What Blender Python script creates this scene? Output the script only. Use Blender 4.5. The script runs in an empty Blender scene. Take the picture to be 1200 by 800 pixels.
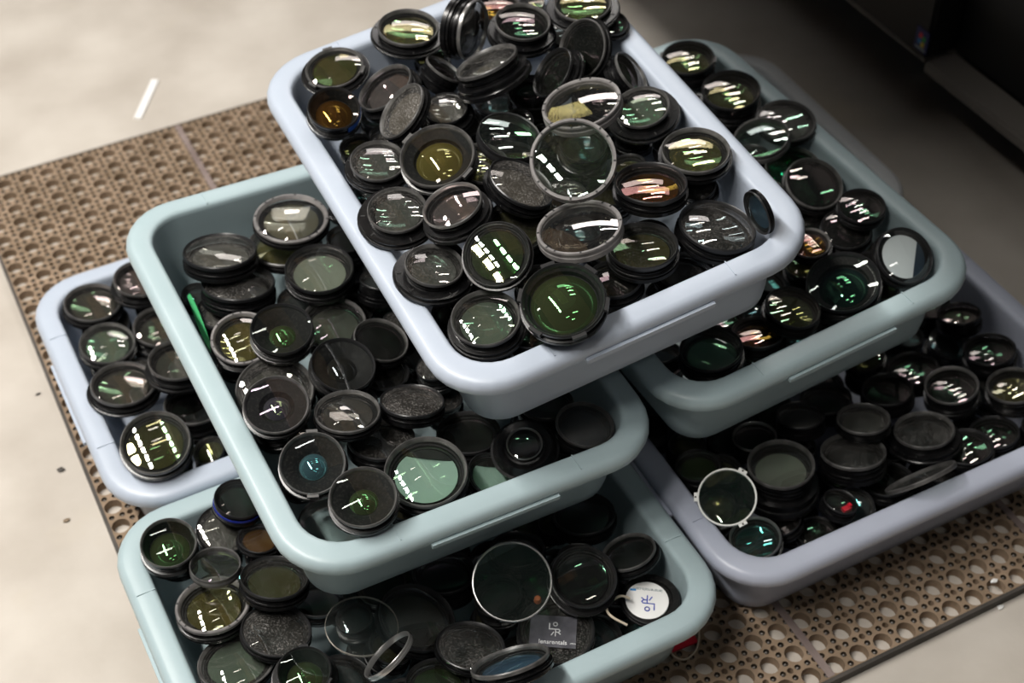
import bpy, bmesh, math, random
import numpy as np
from mathutils import Vector, Matrix, Quaternion

random.seed(11)
SC = bpy.context.scene
COL = SC.collection

# ------------------------------------------------------------------ camera
cam_d = bpy.data.cameras.new('camera')
cam = bpy.data.objects.new('camera', cam_d)
COL.objects.link(cam)
CAM_R = Matrix(((0.8898, 0.3280, -0.3173), (-0.4562, 0.6252, -0.6332), (-0.0094, 0.7082, 0.7059)))
cam.matrix_world = Matrix.Translation((-0.5304, -0.9404, 1.3226)) @ CAM_R.to_4x4()
cam_d.sensor_width = 36.0
cam_d.lens = 52.07
cam_d.clip_start = 0.05
cam_d.dof.use_dof = True
cam_d.dof.focus_distance = 1.37
cam_d.dof.aperture_fstop = 4.8
SC.camera = cam

# ------------------------------------------------------------------ world, lamps, exposure
SC.view_settings.view_transform = 'Standard'
SC.view_settings.look = 'None'
SC.view_settings.gamma = 1.0
SC.view_settings.use_curve_mapping = False
SC.view_settings.exposure = 0.0
SC.cycles.max_bounces = 12
SC.cycles.transparent_max_bounces = 16
SC.cycles.sample_clamp_indirect = 4.0
SC.cycles.caustics_reflective = False
SC.cycles.caustics_refractive = False

W = bpy.data.worlds.new('room_light')
SC.world = W
W.use_nodes = True
W.node_tree.nodes['Background'].inputs[0].default_value = (0.80, 0.88, 1.0, 1)
W.node_tree.nodes['Background'].inputs[1].default_value = 0.018


def strip(name, loc, sx, sy, watts, color=(1, 0.96, 0.9), aim=None):
    """area lamp for ceiling fluorescent strips and added lights, facing straight down unless aimed"""
    d = bpy.data.lights.new(name, 'AREA')
    d.shape = 'RECTANGLE'
    d.size, d.size_y = sx, sy
    d.energy = watts
    d.color = color
    o = bpy.data.objects.new(name, d)
    o.location = loc
    if aim:
        o.rotation_euler = (Vector(aim) - Vector(loc)).to_track_quat('-Z', 'Y').to_euler()
    COL.objects.link(o)
    return o


#LIGHTS
for ly, lw in ((-0.62, 16), (-0.18, 20), (0.26, 22), (0.70, 22), (1.15, 20), (1.70, 17)):
    strip('ceiling_lamp', (-1.10, ly, 2.35), 0.14, 0.30, lw)
for lx, ly, lw in ((1.15, 1.15, 5), (1.00, 0.50, 3.2), (1.30, 1.80, 4.5), (1.50, 2.50, 4.5)):
    strip('ceiling_lamp', (lx, ly, 2.5), 0.60, 0.06, lw)
strip('ceiling_lamp', (0.35, -1.5, 2.5), 0.62, 0.07, 2.2)
for lx, ly, lw in ((-0.75, -1.75, 1.6), (-0.20, -2.30, 1.6), (-0.35, 0.50, 0.8), (-0.30, 1.25, 0.8)):  # thin strips added to put glints in the lenses
    strip('ceiling_lamp', (lx, ly, 2.5), 0.45, 0.035, lw)
strip('added_reflection_light', (1.75, 3.5, 3.1), 2.4, 0.75, 30, (1, 0.95, 0.93), (0, 0.1, 0.3))  # added broad lamp, gives the lenses large pale reflections
#ENDLIGHTS

# ------------------------------------------------------------------ materials
MATS = {}


def nt(name):
    m = bpy.data.materials.new(name)
    m.use_nodes = True
    t = m.node_tree
    t.nodes.clear()
    out = t.nodes.new('ShaderNodeOutputMaterial')
    return m, t, out


def plain(name, col, rough=0.5, metal=0.0, spec=0.5, coat=0.0):
    m, t, out = nt(name)
    b = t.nodes.new('ShaderNodeBsdfPrincipled')
    b.inputs['Base Color'].default_value = (*col, 1)
    b.inputs['Roughness'].default_value = rough
    b.inputs['Metallic'].default_value = metal
    b.inputs['Specular IOR Level'].default_value = spec
    b.inputs['Coat Weight'].default_value = coat
    b.inputs['Coat Roughness'].default_value = 0.1
    t.links.new(b.outputs[0], out.inputs[0])
    MATS[name] = m
    return m


def noisy(name, c1, c2, scale, rough=0.5, bump=0.0, detail=6, lo=0.35, hi=0.65, spec=0.5, metal=0.0, scale2=None, c3=None):
    """two colours mixed by noise, optional third in sparse spots, optional fine bump"""
    m, t, out = nt(name)
    b = t.nodes.new('ShaderNodeBsdfPrincipled')
    tc = t.nodes.new('ShaderNodeTexCoord')
    n = t.nodes.new('ShaderNodeTexNoise')
    n.inputs['Scale'].default_value = scale
    n.inputs['Detail'].default_value = detail
    r = t.nodes.new('ShaderNodeValToRGB')
    r.color_ramp.elements[0].position = lo
    r.color_ramp.elements[1].position = hi
    r.color_ramp.elements[0].color = (*c1, 1)
    r.color_ramp.elements[1].color = (*c2, 1)
    t.links.new(tc.outputs['Object'], n.inputs['Vector'])
    t.links.new(n.outputs['Fac'], r.inputs['Fac'])
    colour = r.outputs['Color']
    if c3:
        n2 = t.nodes.new('ShaderNodeTexNoise')
        n2.inputs['Scale'].default_value = scale2
        n2.inputs['Detail'].default_value = 8
        r2 = t.nodes.new('ShaderNodeValToRGB')
        r2.color_ramp.elements[0].position = 0.60
        r2.color_ramp.elements[1].position = 0.72
        t.links.new(tc.outputs['Object'], n2.inputs['Vector'])
        t.links.new(n2.outputs['Fac'], r2.inputs['Fac'])
        mx = t.nodes.new('ShaderNodeMixRGB')
        mx.inputs[2].default_value = (*c3, 1)
        t.links.new(r2.outputs['Color'], mx.inputs[0])
        t.links.new(colour, mx.inputs[1])
        colour = mx.outputs[0]
    t.links.new(colour, b.inputs['Base Color'])
    b.inputs['Roughness'].default_value = rough
    b.inputs['Specular IOR Level'].default_value = spec
    b.inputs['Metallic'].default_value = metal
    if bump:
        bm_ = t.nodes.new('ShaderNodeBump')
        bm_.inputs['Strength'].default_value = bump
        bm_.inputs['Distance'].default_value = 0.002
        n3 = t.nodes.new('ShaderNodeTexNoise')
        n3.inputs['Scale'].default_value = scale * 12
        n3.inputs['Detail'].default_value = 6
        t.links.new(tc.outputs['Object'], n3.inputs['Vector'])
        t.links.new(n3.outputs['Fac'], bm_.inputs['Height'])
        t.links.new(bm_.outputs[0], b.inputs['Normal'])
    t.links.new(b.outputs[0], out.inputs[0])
    MATS[name] = m
    return m


noisy('concrete', (0.405, 0.365, 0.32), (0.53, 0.49, 0.44), 7.0, 0.75, 0.25, detail=10, lo=0.30, hi=0.70, spec=0.25, scale2=3.1, c3=(0.47, 0.42, 0.34))
noisy('mat_rubber', (0.20, 0.143, 0.095), (0.295, 0.215, 0.15), 22, 0.8, 0.3, spec=0.2)
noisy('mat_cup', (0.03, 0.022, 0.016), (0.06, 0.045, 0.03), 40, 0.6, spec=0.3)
noisy('mat_bump', (0.10, 0.09, 0.08), (0.22, 0.20, 0.18), 60, 0.35)
noisy('mat_seam', (0.17, 0.13, 0.12), (0.24, 0.19, 0.175), 30, 0.8, spec=0.2)
noisy('mat_edge', (0.04, 0.035, 0.03), (0.07, 0.06, 0.052), 30, 0.7)
BINCOL = {  # base tints of the moulded plastic
    'lavender': ((0.395, 0.445, 0.525), (0.415, 0.465, 0.548)),
    'teal': ((0.33, 0.42, 0.445), (0.352, 0.442, 0.468)),
    'slate': ((0.39, 0.42, 0.51), (0.41, 0.44, 0.53)),
    'greyplastic': ((0.42, 0.43, 0.44), (0.45, 0.46, 0.47)),
}
for k, (a, b) in BINCOL.items():
    noisy(k, a, b, 14, 0.38, 0.04, spec=0.45)
noisy('black_barrel', (0.003, 0.003, 0.0034), (0.010, 0.0095, 0.0095), 160, 0.27, lo=0.45, hi=0.8, spec=0.5)
noisy('black_matte', (0.004, 0.004, 0.004), (0.03, 0.028, 0.026), 420, 0.7, lo=0.5, hi=0.85, spec=0.2)
plain('ring_black', (0.014, 0.014, 0.015), 0.32)
noisy('ring_grey', (0.045, 0.044, 0.043), (0.10, 0.097, 0.095), 90, 0.36, spec=0.5)
noisy('ring_seg', (0.12, 0.112, 0.112), (0.20, 0.19, 0.185), 70, 0.45, spec=0.5)
plain('ring_silver', (0.45, 0.44, 0.43), 0.28, 0.85)
plain('ring_white', (0.72, 0.73, 0.70), 0.4)
plain('ring_wire', (0.30, 0.28, 0.25), 0.35, 0.5)
plain('notch_dark', (0.006, 0.006, 0.006), 0.6)
plain('blue_tape', (0.02, 0.12, 0.55), 0.5)
plain('blue_band', (0.01, 0.025, 0.30), 0.4)
plain('white_print', (0.72, 0.73, 0.74), 0.5)
plain('paper_white', (0.80, 0.80, 0.79), 0.5)
noisy('sticker_grey', (0.045, 0.045, 0.055), (0.075, 0.075, 0.09), 90, 0.5)
plain('print_blue', (0.015, 0.045, 0.38), 0.5)
plain('print_cyan', (0.02, 0.22, 0.55), 0.5)
plain('print_grey', (0.22, 0.28, 0.30), 0.5)
plain('reflection_navy', (0.03, 0.05, 0.075), 0.3)
plain('green_plastic', (0.0, 0.26, 0.07), 0.4)
plain('red_plastic', (0.62, 0.008, 0.03), 0.35)
plain('cream_rubber', (0.55, 0.47, 0.36), 0.6)
plain('orange_plastic', (0.45, 0.12, 0.04), 0.5)
plain('print_navy', (0.004, 0.01, 0.10), 0.4)
plain('sticker_green', (0.02, 0.3, 0.05), 0.4)
plain('sticker_yellow', (0.6, 0.45, 0.02), 0.4)
plain('case_black', (0.006, 0.006, 0.006), 0.5, spec=0.3)
plain('case_grey', (0.16, 0.145, 0.13), 0.5)
plain('steel_dark', (0.03, 0.028, 0.026), 0.5, 0.3)
noisy('brown_wood', (0.14, 0.10, 0.06), (0.22, 0.16, 0.10), 9, 0.6)

# glass styles: f0 front reflectance, front tint, dust amount, inner base colour, inner reflection tint, inner reflectance
STYLES = {
    'olive': (0.07, (1, .93, .88), .05, (.060, .055, .020), (.55, 1, .5), .22),
    'oliveD': (0.04, (1, .9, .8), .10, (.045, .040, .016), (.8, .75, .3), .12),
    'amber': (0.06, (1, .8, .75), .02, (.050, .022, .005), (1, .62, .12), .20),
    'grey': (0.06, (1, .97, .95), .12, (.075, .075, .070), (.6, 1, .8), .16),
    'greyD': (0.04, (1, .97, .95), .10, (.035, .038, .040), (.3, .9, .9), .10),
    'greydust': (0.07, (1, .97, .92), .17, (.080, .075, .068), (1, .95, .9), .10),
    'greygreen': (0.09, (1, .95, .92), .10, (.30, .31, .26), (.4, 1, .5), .20),  # base lightened to stand in for a silvery reflection
    'dark': (0.05, (1, .92, .88), .03, (.008, .008, .007), (.45, 1, .65), .16),
    'darkcy': (0.05, (.8, 1, 1), .10, (.012, .012, .012), (.2, 1, .9), .25),
    'pink': (0.14, (1, .80, .80), .06, (.130, .110, .110), (1, .75, .8), .22),
    'pinkgrey': (0.11, (1, .83, .80), .06, (.085, .075, .068), (.6, 1, .6), .22),
    'pinkgreen': (0.08, (1, .8, .95), .08, (.095, .095, .080), (.4, 1, .6), .22),
    'dustbrown': (0.04, (1, .95, .9), .30, (.110, .090, .078), (1, .9, .8), .05),
    'dust': (0.06, (1, .97, .95), .17, (.016, .015, .013), (.8, .9, 1), .08),
    'dust2': (0.03, (.9, 1, .95), .14, (.020, .020, .020), (.35, 1, .4), .12),
    'dustpink': (0.07, (1, .78, .75), .22, (.018, .015, .014), (1, .75, .6), .12),
    'silver': (0.16, (1, .98, .96), .16, (.150, .142, .132), (1, .98, .95), .22),
    'palegreen': (0.07, (1, .93, .90), .10, (.125, .150, .120), (.45, 1, .65), .22),  # inner base paled to suggest a broad reflection
    'green': (0.06, (.95, 1, .95), .05, (.035, .045, .020), (.35, 1, .40), .30),
    'bluegreen': (0.06, (.9, .95, 1), .05, (.05, .10, .12), (.35, .95, 1), .45),
    'yellow': (0.09, (1, .93, .88), .06, (.115, .095, .025), (1, .92, .5), .30),
    'orange': (0.06, (1, .85, .95), .05, (.120, .060, .022), (1, .6, .25), .22),
    'mint': (0.06, (1, .97, .95), .03, (.420, .600, .530), (.6, 1, .6), .20),  # mint reflection put into the inner base colour
    'mintD': (0.04, (.9, 1, .95), .05, (.06, .10, .085), (.5, 1, .6), .20),
    'white': (0.22, (1, .95, .93), .06, (.240, .215, .150), (1, .95, .85), .30),  # inner base carries a pale painted reflection
    'mirror': (0.08, (.95, .98, 1), .02, (1.28, 1.36, 1.42), (.9, .95, 1), .25),  # milky reflection painted as a near-white inner base
    'crescent': (0.05, (.95, 1, .98), .02, (.012, .020, .022), (.35, 1, .55), .30),
    'blue': (0.08, (.75, .9, 1), .05, (.085, .150, .240), (.5, .8, 1), .35),
    'greenspots': (0.05, (.6, 1, .75), .02, (.006, .008, .007), (.05, 1, .45), .45),
    'purple': (0.10, (.95, .75, 1), .05, (.055, .050, .065), (.8, 1, .5), .28),
    'clear': (0.08, (.85, 1, .96), .05, None, (.45, 1, .55), .26),
    'greenclear': (0.09, (.7, 1, .85), .06, None, (.4, 1, .6), .26),
    'clearw': (0.11, (1, .95, .93), .08, (.055, .050, .045), (1, .9, .85), .22),
    'rainbow': (0.15, (1, .95, .92), .06, None, (1, .85, .35), .22),
    'none': (0, (1, 1, 1), 0, None, (1, 1, 1), 0),
    'cap': (0, (1, 1, 1), 0, None, (1, 1, 1), 0),
}


BACKTINT = {'olive': (1, .85, .5), 'grey': (1, .85, .9), 'dark': (1, .7, .8), 'greygreen': (1, .85, .8), 'palegreen': (.9, 1, .8), 'green': (1, .9, .5), 'oliveD': (.6, 1, .6),
            'pinkgrey': (1, .85, .75), 'silver': (1, .97, .92), 'yellow': (1, .95, .7), 'amber': (1, .5, .5), 'dust': (.7, .9, 1), 'greyD': (.5, .9, 1)}


def glass_mat(style, layer):
    """layer 'front': see-through with a coated reflection and dust; 'back': second see-through surface with a tinted reflection; 'inner': coloured coated element"""
    key = f'glass_{style}_{layer}'
    if key in MATS:
        return MATS[key]
    f0, ftint, dust, base, rtint, rf = STYLES[style]
    m, t, out = nt(key)
    N, Lk = t.nodes.new, t.links.new
    gl = N('ShaderNodeBsdfGlossy')
    gl.inputs['Roughness'].default_value = 0.015 if layer.startswith('front') else 0.03
    lw = N('ShaderNodeLayerWeight')
    lw.inputs['Blend'].default_value = 0.22
    ma = N('ShaderNodeMath')
    ma.operation = 'MULTIPLY_ADD'
    Lk(lw.outputs['Fresnel'], ma.inputs[0])
    ma.use_clamp = True
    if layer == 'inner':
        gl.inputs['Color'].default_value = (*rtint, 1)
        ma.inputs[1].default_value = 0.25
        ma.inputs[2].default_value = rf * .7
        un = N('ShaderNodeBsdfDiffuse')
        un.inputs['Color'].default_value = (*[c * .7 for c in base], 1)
    else:
        gl.inputs['Color'].default_value = (*(ftint if layer.startswith('front') else BACKTINT.get(style, rtint)), 1)
        ma.inputs[1].default_value = 0.35
        ma.inputs[2].default_value = f0 * 1.5 if layer.startswith('front') else rf * .6
        un = N('ShaderNodeBsdfTransparent')
        un.inputs['Color'].default_value = (0.93, 0.95, 0.93, 1)
    mix = N('ShaderNodeMixShader')
    Lk(ma.outputs[0], mix.inputs[0])
    Lk(un.outputs[0], mix.inputs[1])
    Lk(gl.outputs[0], mix.inputs[2])
    last = mix.outputs[0]
    if layer == 'front' and dust > 0 and dust < .12:
        dust *= .55
    if layer == 'front' and dust > 0:
        tc = N('ShaderNodeTexCoord')
        n1 = N('ShaderNodeTexNoise')
        n1.inputs['Scale'].default_value = 38
        n1.inputs['Detail'].default_value = 2
        n2 = N('ShaderNodeTexNoise')
        n2.inputs['Scale'].default_value = 650
        n2.inputs['Detail'].default_value = 3
        Lk(tc.outputs['Object'], n1.inputs['Vector'])
        Lk(tc.outputs['Object'], n2.inputs['Vector'])
        r1 = N('ShaderNodeMapRange')
        r1.inputs['From Min'].default_value = 0.3
        r1.inputs['From Max'].default_value = 0.75
        r1.inputs['To Min'].default_value = dust * 0.15
        r1.inputs['To Max'].default_value = dust * 1.1
        Lk(n1.outputs['Fac'], r1.inputs['Value'])
        r2 = N('ShaderNodeMapRange')
        r2.inputs['From Min'].default_value = 0.5
        r2.inputs['From Max'].default_value = 0.7
        r2.inputs['To Min'].default_value = 0.35
        r2.inputs['To Max'].default_value = 3.0
        Lk(n2.outputs['Fac'], r2.inputs['Value'])
        mu = N('ShaderNodeMath')
        mu.operation = 'MULTIPLY'
        mu.use_clamp = True
        Lk(r1.outputs[0], mu.inputs[0])
        Lk(r2.outputs[0], mu.inputs[1])
        df = N('ShaderNodeBsdfDiffuse')
        df.inputs['Color'].default_value = (0.30, 0.285, 0.27, 1)
        m2 = N('ShaderNodeMixShader')
        Lk(mu.outputs[0], m2.inputs[0])
        Lk(last, m2.inputs[1])
        Lk(df.outputs[0], m2.inputs[2])
        last = m2.outputs[0]
    Lk(last, out.inputs[0])
    MATS[key] = m
    return m


# ------------------------------------------------------------------ helpers
def mesh_obj(name, verts, faces, mat, parent=None, sharp=38, loc=None):
    me = bpy.data.meshes.new(name)
    me.from_pydata(verts, [], faces)
    me.update()
    me.shade_smooth()
    me.set_sharp_from_angle(angle=math.radians(sharp))
    me.materials.append(MATS[mat] if isinstance(mat, str) else mat)
    o = bpy.data.objects.new(name, me)
    COL.objects.link(o)
    if parent:
        o.parent = parent
    if loc:
        o.location = loc
    return o


def tag(o, label, cat, group=None):
    o['label'] = label
    o['category'] = cat
    if group:
        o['group'] = group
    return o


def thing(name, label, cat, loc=(0, 0, 0), rot=None, group=None):
    o = bpy.data.objects.new(name, None)
    o.empty_display_size = 0.02
    o.location = loc
    if rot is not None:
        o.rotation_mode = 'QUATERNION'
        o.rotation_quaternion = rot
    COL.objects.link(o)
    return tag(o, label, cat, group)


def lathe(profile, seg=36, closed=False):
    """profile of (r, z) turned about z; r == 0 becomes a pole"""
    V, F, rows = [], [], []
    for r, z in profile:
        if r <= 1e-7:
            rows.append([len(V)])
            V.append((0, 0, z))
        else:
            s = len(V)
            rows.append(list(range(s, s + seg)))
            for k in range(seg):
                a = 2 * math.pi * k / seg
                V.append((r * math.cos(a), r * math.sin(a), z))
    pairs = list(zip(rows, rows[1:])) + ([(rows[-1], rows[0])] if closed else [])
    for A, B in pairs:
        for k in range(seg):
            k2 = (k + 1) % seg
            if len(A) == 1 and len(B) == 1:
                continue
            if len(A) == 1:
                F.append((A[0], B[k2], B[k]))
            elif len(B) == 1:
                F.append((A[k], A[k2], B[0]))
            else:
                F.append((A[k], A[k2], B[k2], B[k]))
    return V, F


def merge(parts):
    V, F = [], []
    for v, f in parts:
        b = len(V)
        V += list(v)
        F += [tuple(i + b for i in q) for q in f]
    return V, F


def box(cx, cy, cz, sx, sy, sz, rz=0.0):
    c, s = math.cos(rz), math.sin(rz)
    V = []
    for dz in (-.5, .5):
        for dx, dy in ((-.5, -.5), (.5, -.5), (.5, .5), (-.5, .5)):
            x, y = dx * sx, dy * sy
            V.append((cx + c * x - s * y, cy + s * x + c * y, cz + dz * sz))
    F = [(3, 2, 1, 0), (4, 5, 6, 7), (0, 1, 5, 4), (1, 2, 6, 5), (2, 3, 7, 6), (3, 0, 4, 7)]
    return V, F


def bevel_box(name, lo, hi, mat, parent=None, w=0.004, seg=2):
    bm = bmesh.new()
    v, f = box(*[(a + b) / 2 for a, b in zip(lo, hi)], *[b - a for a, b in zip(lo, hi)])
    vs = [bm.verts.new(p) for p in v]
    for q in f:
        bm.faces.new([vs[i] for i in q])
    bmesh.ops.bevel(bm, geom=bm.edges[:], offset=w, segments=seg, affect='EDGES')
    me = bpy.data.meshes.new(name)
    bm.to_mesh(me)
    bm.free()
    me.shade_smooth()
    me.set_sharp_from_angle(angle=math.radians(40))
    me.materials.append(MATS[mat])
    o = bpy.data.objects.new(name, me)
    COL.objects.link(o)
    if parent:
        o.parent = parent
    return o


def cap(a, z0, sag, n=6):
    """spherical-ish cap of radius a, rim at z0, pole at z0 + sag"""
    return [(a * (1 - k / n), z0 + sag * (1 - (1 - k / n) ** 2)) for k in range(n + 1)]


def tube(points, r, seg=8):
    """a round cord along points"""
    V, F = [], []
    P = [Vector(p) for p in points]
    for i, p in enumerate(P):
        d = (P[min(i + 1, len(P) - 1)] - P[max(i - 1, 0)]).normalized()
        a = Vector((0, 0, 1)) if abs(d.z) < .9 else Vector((1, 0, 0))
        u = d.cross(a).normalized()
        w = d.cross(u)
        for k in range(seg):
            t = 2 * math.pi * k / seg
            V.append(tuple(p + (u * math.cos(t) + w * math.sin(t)) * r))
    for i in range(len(P) - 1):
        for k in range(seg):
            k2 = (k + 1) % seg
            F.append((i * seg + k, i * seg + k2, (i + 1) * seg + k2, (i + 1) * seg + k))
    return V, F


# ------------------------------------------------------------------ structure: floor
FLOOR_Z = -0.012
fl_o = mesh_obj('floor', [(-4, -3, FLOOR_Z), (5, -3, FLOOR_Z), (5, 6, FLOOR_Z), (-4, 6, FLOOR_Z)], [(0, 1, 2, 3)], 'concrete')
fl_o['kind'] = 'structure'

# ------------------------------------------------------------------ rubber mat with drainage holes
PX, PY = 0.03027, 0.0306
MX0, MY0, NROW, NCOL = -0.476, -0.346, 40, 10


def circle(cx, cy, r, n, ph=0.0):
    return [(cx + r * math.cos(2 * math.pi * k / n + ph), cy + r * math.sin(2 * math.pi * k / n + ph)) for k in range(n)]


def mat_cell():
    """one cell of the mat: a plate with a drain hole, a small hole and four cups with a bump in each; returns top, cup and bump geometry"""
    bm = bmesh.new()
    loops = [[(0, 0), (PX, 0), (PX, PY), (0, PY)],
             circle(.36 * PX, .36 * PY, .0102, 16), circle(.86 * PX, .86 * PY, .0036, 8)]
    cups = [(.86, .56), (.86, .16), (.56, .86), (.16, .86)]
    for u, v in cups:
        loops.append(circle(u * PX, v * PY, .0034, 8))
    edges = []
    for lp in loops:
        vs = [bm.verts.new((x, y, 0)) for x, y in lp]
        edges += [bm.edges.new((vs[i], vs[(i + 1) % len(vs)])) for i in range(len(vs))]
    bmesh.ops.triangle_fill(bm, use_beauty=True, use_dissolve=False, edges=edges)
    bm.verts.index_update()
    V = [tuple(v.co) for v in bm.verts]
    F = []
    for f in bm.faces:
        q = [v.index for v in f.verts]
        F.append(tuple(q if f.normal.z > 0 else q[::-1]))
    bm.free()
    top = (V, F)
    walls = []
    for lp, dz in ((loops[1], -.0118), (loops[2], -.010)):
        n = len(lp)
        walls.append(([(x, y, 0) for x, y in lp] + [(x, y, dz) for x, y in lp], [(k, (k + 1) % n, n + (k + 1) % n, n + k) for k in range(n)]))
    top = merge([top] + walls)
    cg, bg = [], []
    for lp in loops[3:]:
        n = len(lp)
        mx, my = sum(p[0] for p in lp) / n, sum(p[1] for p in lp) / n
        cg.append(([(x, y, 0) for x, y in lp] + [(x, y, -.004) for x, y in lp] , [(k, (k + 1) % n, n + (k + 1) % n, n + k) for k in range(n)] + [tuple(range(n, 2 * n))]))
        ring = circle(mx, my, .0019, 6)
        bg.append(([(x, y, -.0036) for x, y in ring] + [(mx + (x - mx) * .6, my + (y - my) * .6, -.0012) for x, y in ring] + [(mx, my, -.0006)],
                   [(k, (k + 1) % 6, 6 + (k + 1) % 6, 6 + k) for k in range(6)] + [(6 + k, 6 + (k + 1) % 6, 12) for k in range(6)]))
    return top, merge(cg), merge(bg)


def replicate(geo, nx, ny):
    v = np.array(geo[0])
    V = np.concatenate([v + (i * PX, j * PY, 0) for i in range(nx) for j in range(ny)])
    n = len(v)
    F = [tuple(i + n * c for i in f) for c in range(nx * ny) for f in geo[1]]
    return V.tolist(), F


mat_root = thing('rubber_mat', 'brown rubber drainage mat full of round holes under the stacked bins', 'mat', (MX0, MY0, FLOOR_Z))
g_top, g_cup, g_bump = mat_cell()
proto = []
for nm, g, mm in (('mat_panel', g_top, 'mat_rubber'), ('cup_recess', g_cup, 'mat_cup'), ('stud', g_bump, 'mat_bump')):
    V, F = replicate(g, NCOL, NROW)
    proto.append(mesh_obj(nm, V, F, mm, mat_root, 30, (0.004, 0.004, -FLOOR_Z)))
proto[1].parent = proto[0]
proto[2].parent = proto[0]
for o in proto[1:]:
    o.location = (0, 0, 0)
    o['kind'] = 'stuff'
for k in range(1, 3):
    p = proto[0].copy()
    COL.objects.link(p)
    p.parent = mat_root
    p.location = (0.004 + k * PX * NCOL, 0.004, -FLOOR_Z)
    for o in proto[1:]:
        q = o.copy()
        COL.objects.link(q)
        q.parent = p
for nm, g, mm in (('mat_panel', g_top, 'mat_rubber'), ('cup_recess', g_cup, 'mat_cup'), ('stud', g_bump, 'mat_bump')):
    V, F = replicate(g, 3, NROW)   # the last panel is cut to three columns
    o = mesh_obj(nm, V, F, mm, mat_root, 30, (0.004 + 3 * PX * NCOL, 0.004, -FLOOR_Z))
    if nm == 'mat_panel':
        cut = o
    else:
        o.parent = cut
        o.location = (0, 0, 0)
        o['kind'] = 'stuff'
MW, MH = 3 * PX * NCOL + 3 * PX + .008, NROW * PY + .008
for k in range(1, 4):
    v, f = box(k * PX * NCOL + .0035, MH / 2, .0115, .0085, MH - .01, .0018)
    mesh_obj('seam_strip', v, f, 'mat_seam', mat_root)
for cx, cy, sx, sy in ((.002, MH / 2, .004, MH), (MW - .002, MH / 2, .004, MH), (MW / 2, .002, MW, .004), (MW / 2, MH - .002, MW, .004)):
    v, f = box(cx, cy, .0058, sx, sy, .0116)
    mesh_obj('mat_edge', v, f, 'mat_edge', mat_root)

# ------------------------------------------------------------------ storage bins
BH, RW, TAP, SK = 0.108, 0.0289, 0.0393, 0.0171


def rrect(hx, hy, r, z, n=7):
    pts = []
    for sx, sy, a0 in ((1, 1, 0), (-1, 1, 90), (-1, -1, 180), (1, -1, 270)):
        for k in range(n + 1):
            a = math.radians(a0 + 90 * k / n)
            pts.append((sx * (hx - r) + r * math.cos(a), sy * (hy - r) + r * math.sin(a), z))
    return pts


def loft(hx, hy, prof, close_last=False, closed=False):
    V, F = [], []
    n = None
    for ins, z in prof:
        lp = rrect(hx - ins, hy - ins, max(.012, .066 - ins * .85), z)
        n = len(lp)
        V += lp
    m = len(prof)
    for i in range(m if closed else m - 1):
        a, b = i * n, ((i + 1) % m) * n
        for k in range(n):
            k2 = (k + 1) % n
            F.append((a + k, a + k2, b + k2, b + k))
    if close_last:
        F.append(tuple(range((m - 1) * n, m * n))[::-1])
    return V, F


def storage_bin(rot, loc, mat, label, long_y=True, lip=True):
    hx, hy = (0.1985, 0.2665) if long_y else (0.2665, 0.1985)
    root = thing('storage_bin', label, 'bin', Vector(loc) - Matrix(rot).col[2] * BH, Matrix(rot).to_quaternion())
    H = BH
    zz = lambda z: z + H
    inn = [(RW, zz(-.007)), (RW + .003, zz(-.03)), (TAP - .004, zz(-.085)), (TAP - .001, zz(-.098)), (TAP + .004, zz(-.1035)), (TAP + .012, zz(-.1055))]
    out = [(RW - .0035, zz(-.0065)), (RW - .001, zz(-.03)), (TAP - .0075, zz(-.085)), (TAP - .005, zz(-.099)), (TAP, zz(-.106)), (TAP + .008, zz(-.108))]
    mesh_obj('tub_body', *merge([loft(hx, hy, inn, True), loft(hx, hy, out, True)]), mat, root, 50)
    rim = [(RW, zz(-.0075)), (RW - .0006, zz(-.0035)), (RW - .0025, zz(-.0010)), (RW - .006, zz(0)), (.009, zz(-.0006)), (.0055, zz(-.0018)), (.0028, zz(-.0042)),
           (.0012, zz(-.0075)), (.0006, zz(-.011)), (.0022, zz(-SK)), (.0045, zz(-SK)), (.0042, zz(-.0075)), (RW - .0035, zz(-.0060))]
    mesh_obj('rim', *loft(hx, hy, rim, closed=True), mat, root, 60)
    # hand-hold lips under the rim of the two short sides, mould seams across the rim beside them
    for sgn in (-1, 1):
        if lip:
            if long_y:
                v, f = box(0, sgn * (hy - .0005), zz(-SK + .0005), .135, .0055, .0045)
            else:
                v, f = box(sgn * (hx - .0005), 0, zz(-SK + .0005), .0055, .135, .0045)
            mesh_obj('handle_lip', v, f, mat, root)
        for s2 in (-1, 1):
            if long_y:
                v, f = box(s2 * .095, sgn * (hy - .0175), zz(-.0001), .0011, .019, .0012)
            else:
                v, f = box(sgn * (hx - .0175), s2 * .095, zz(-.0001), .019, .0011, .0012)
            mesh_obj('mould_seam', v, f, mat, root)
    return root


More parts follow.
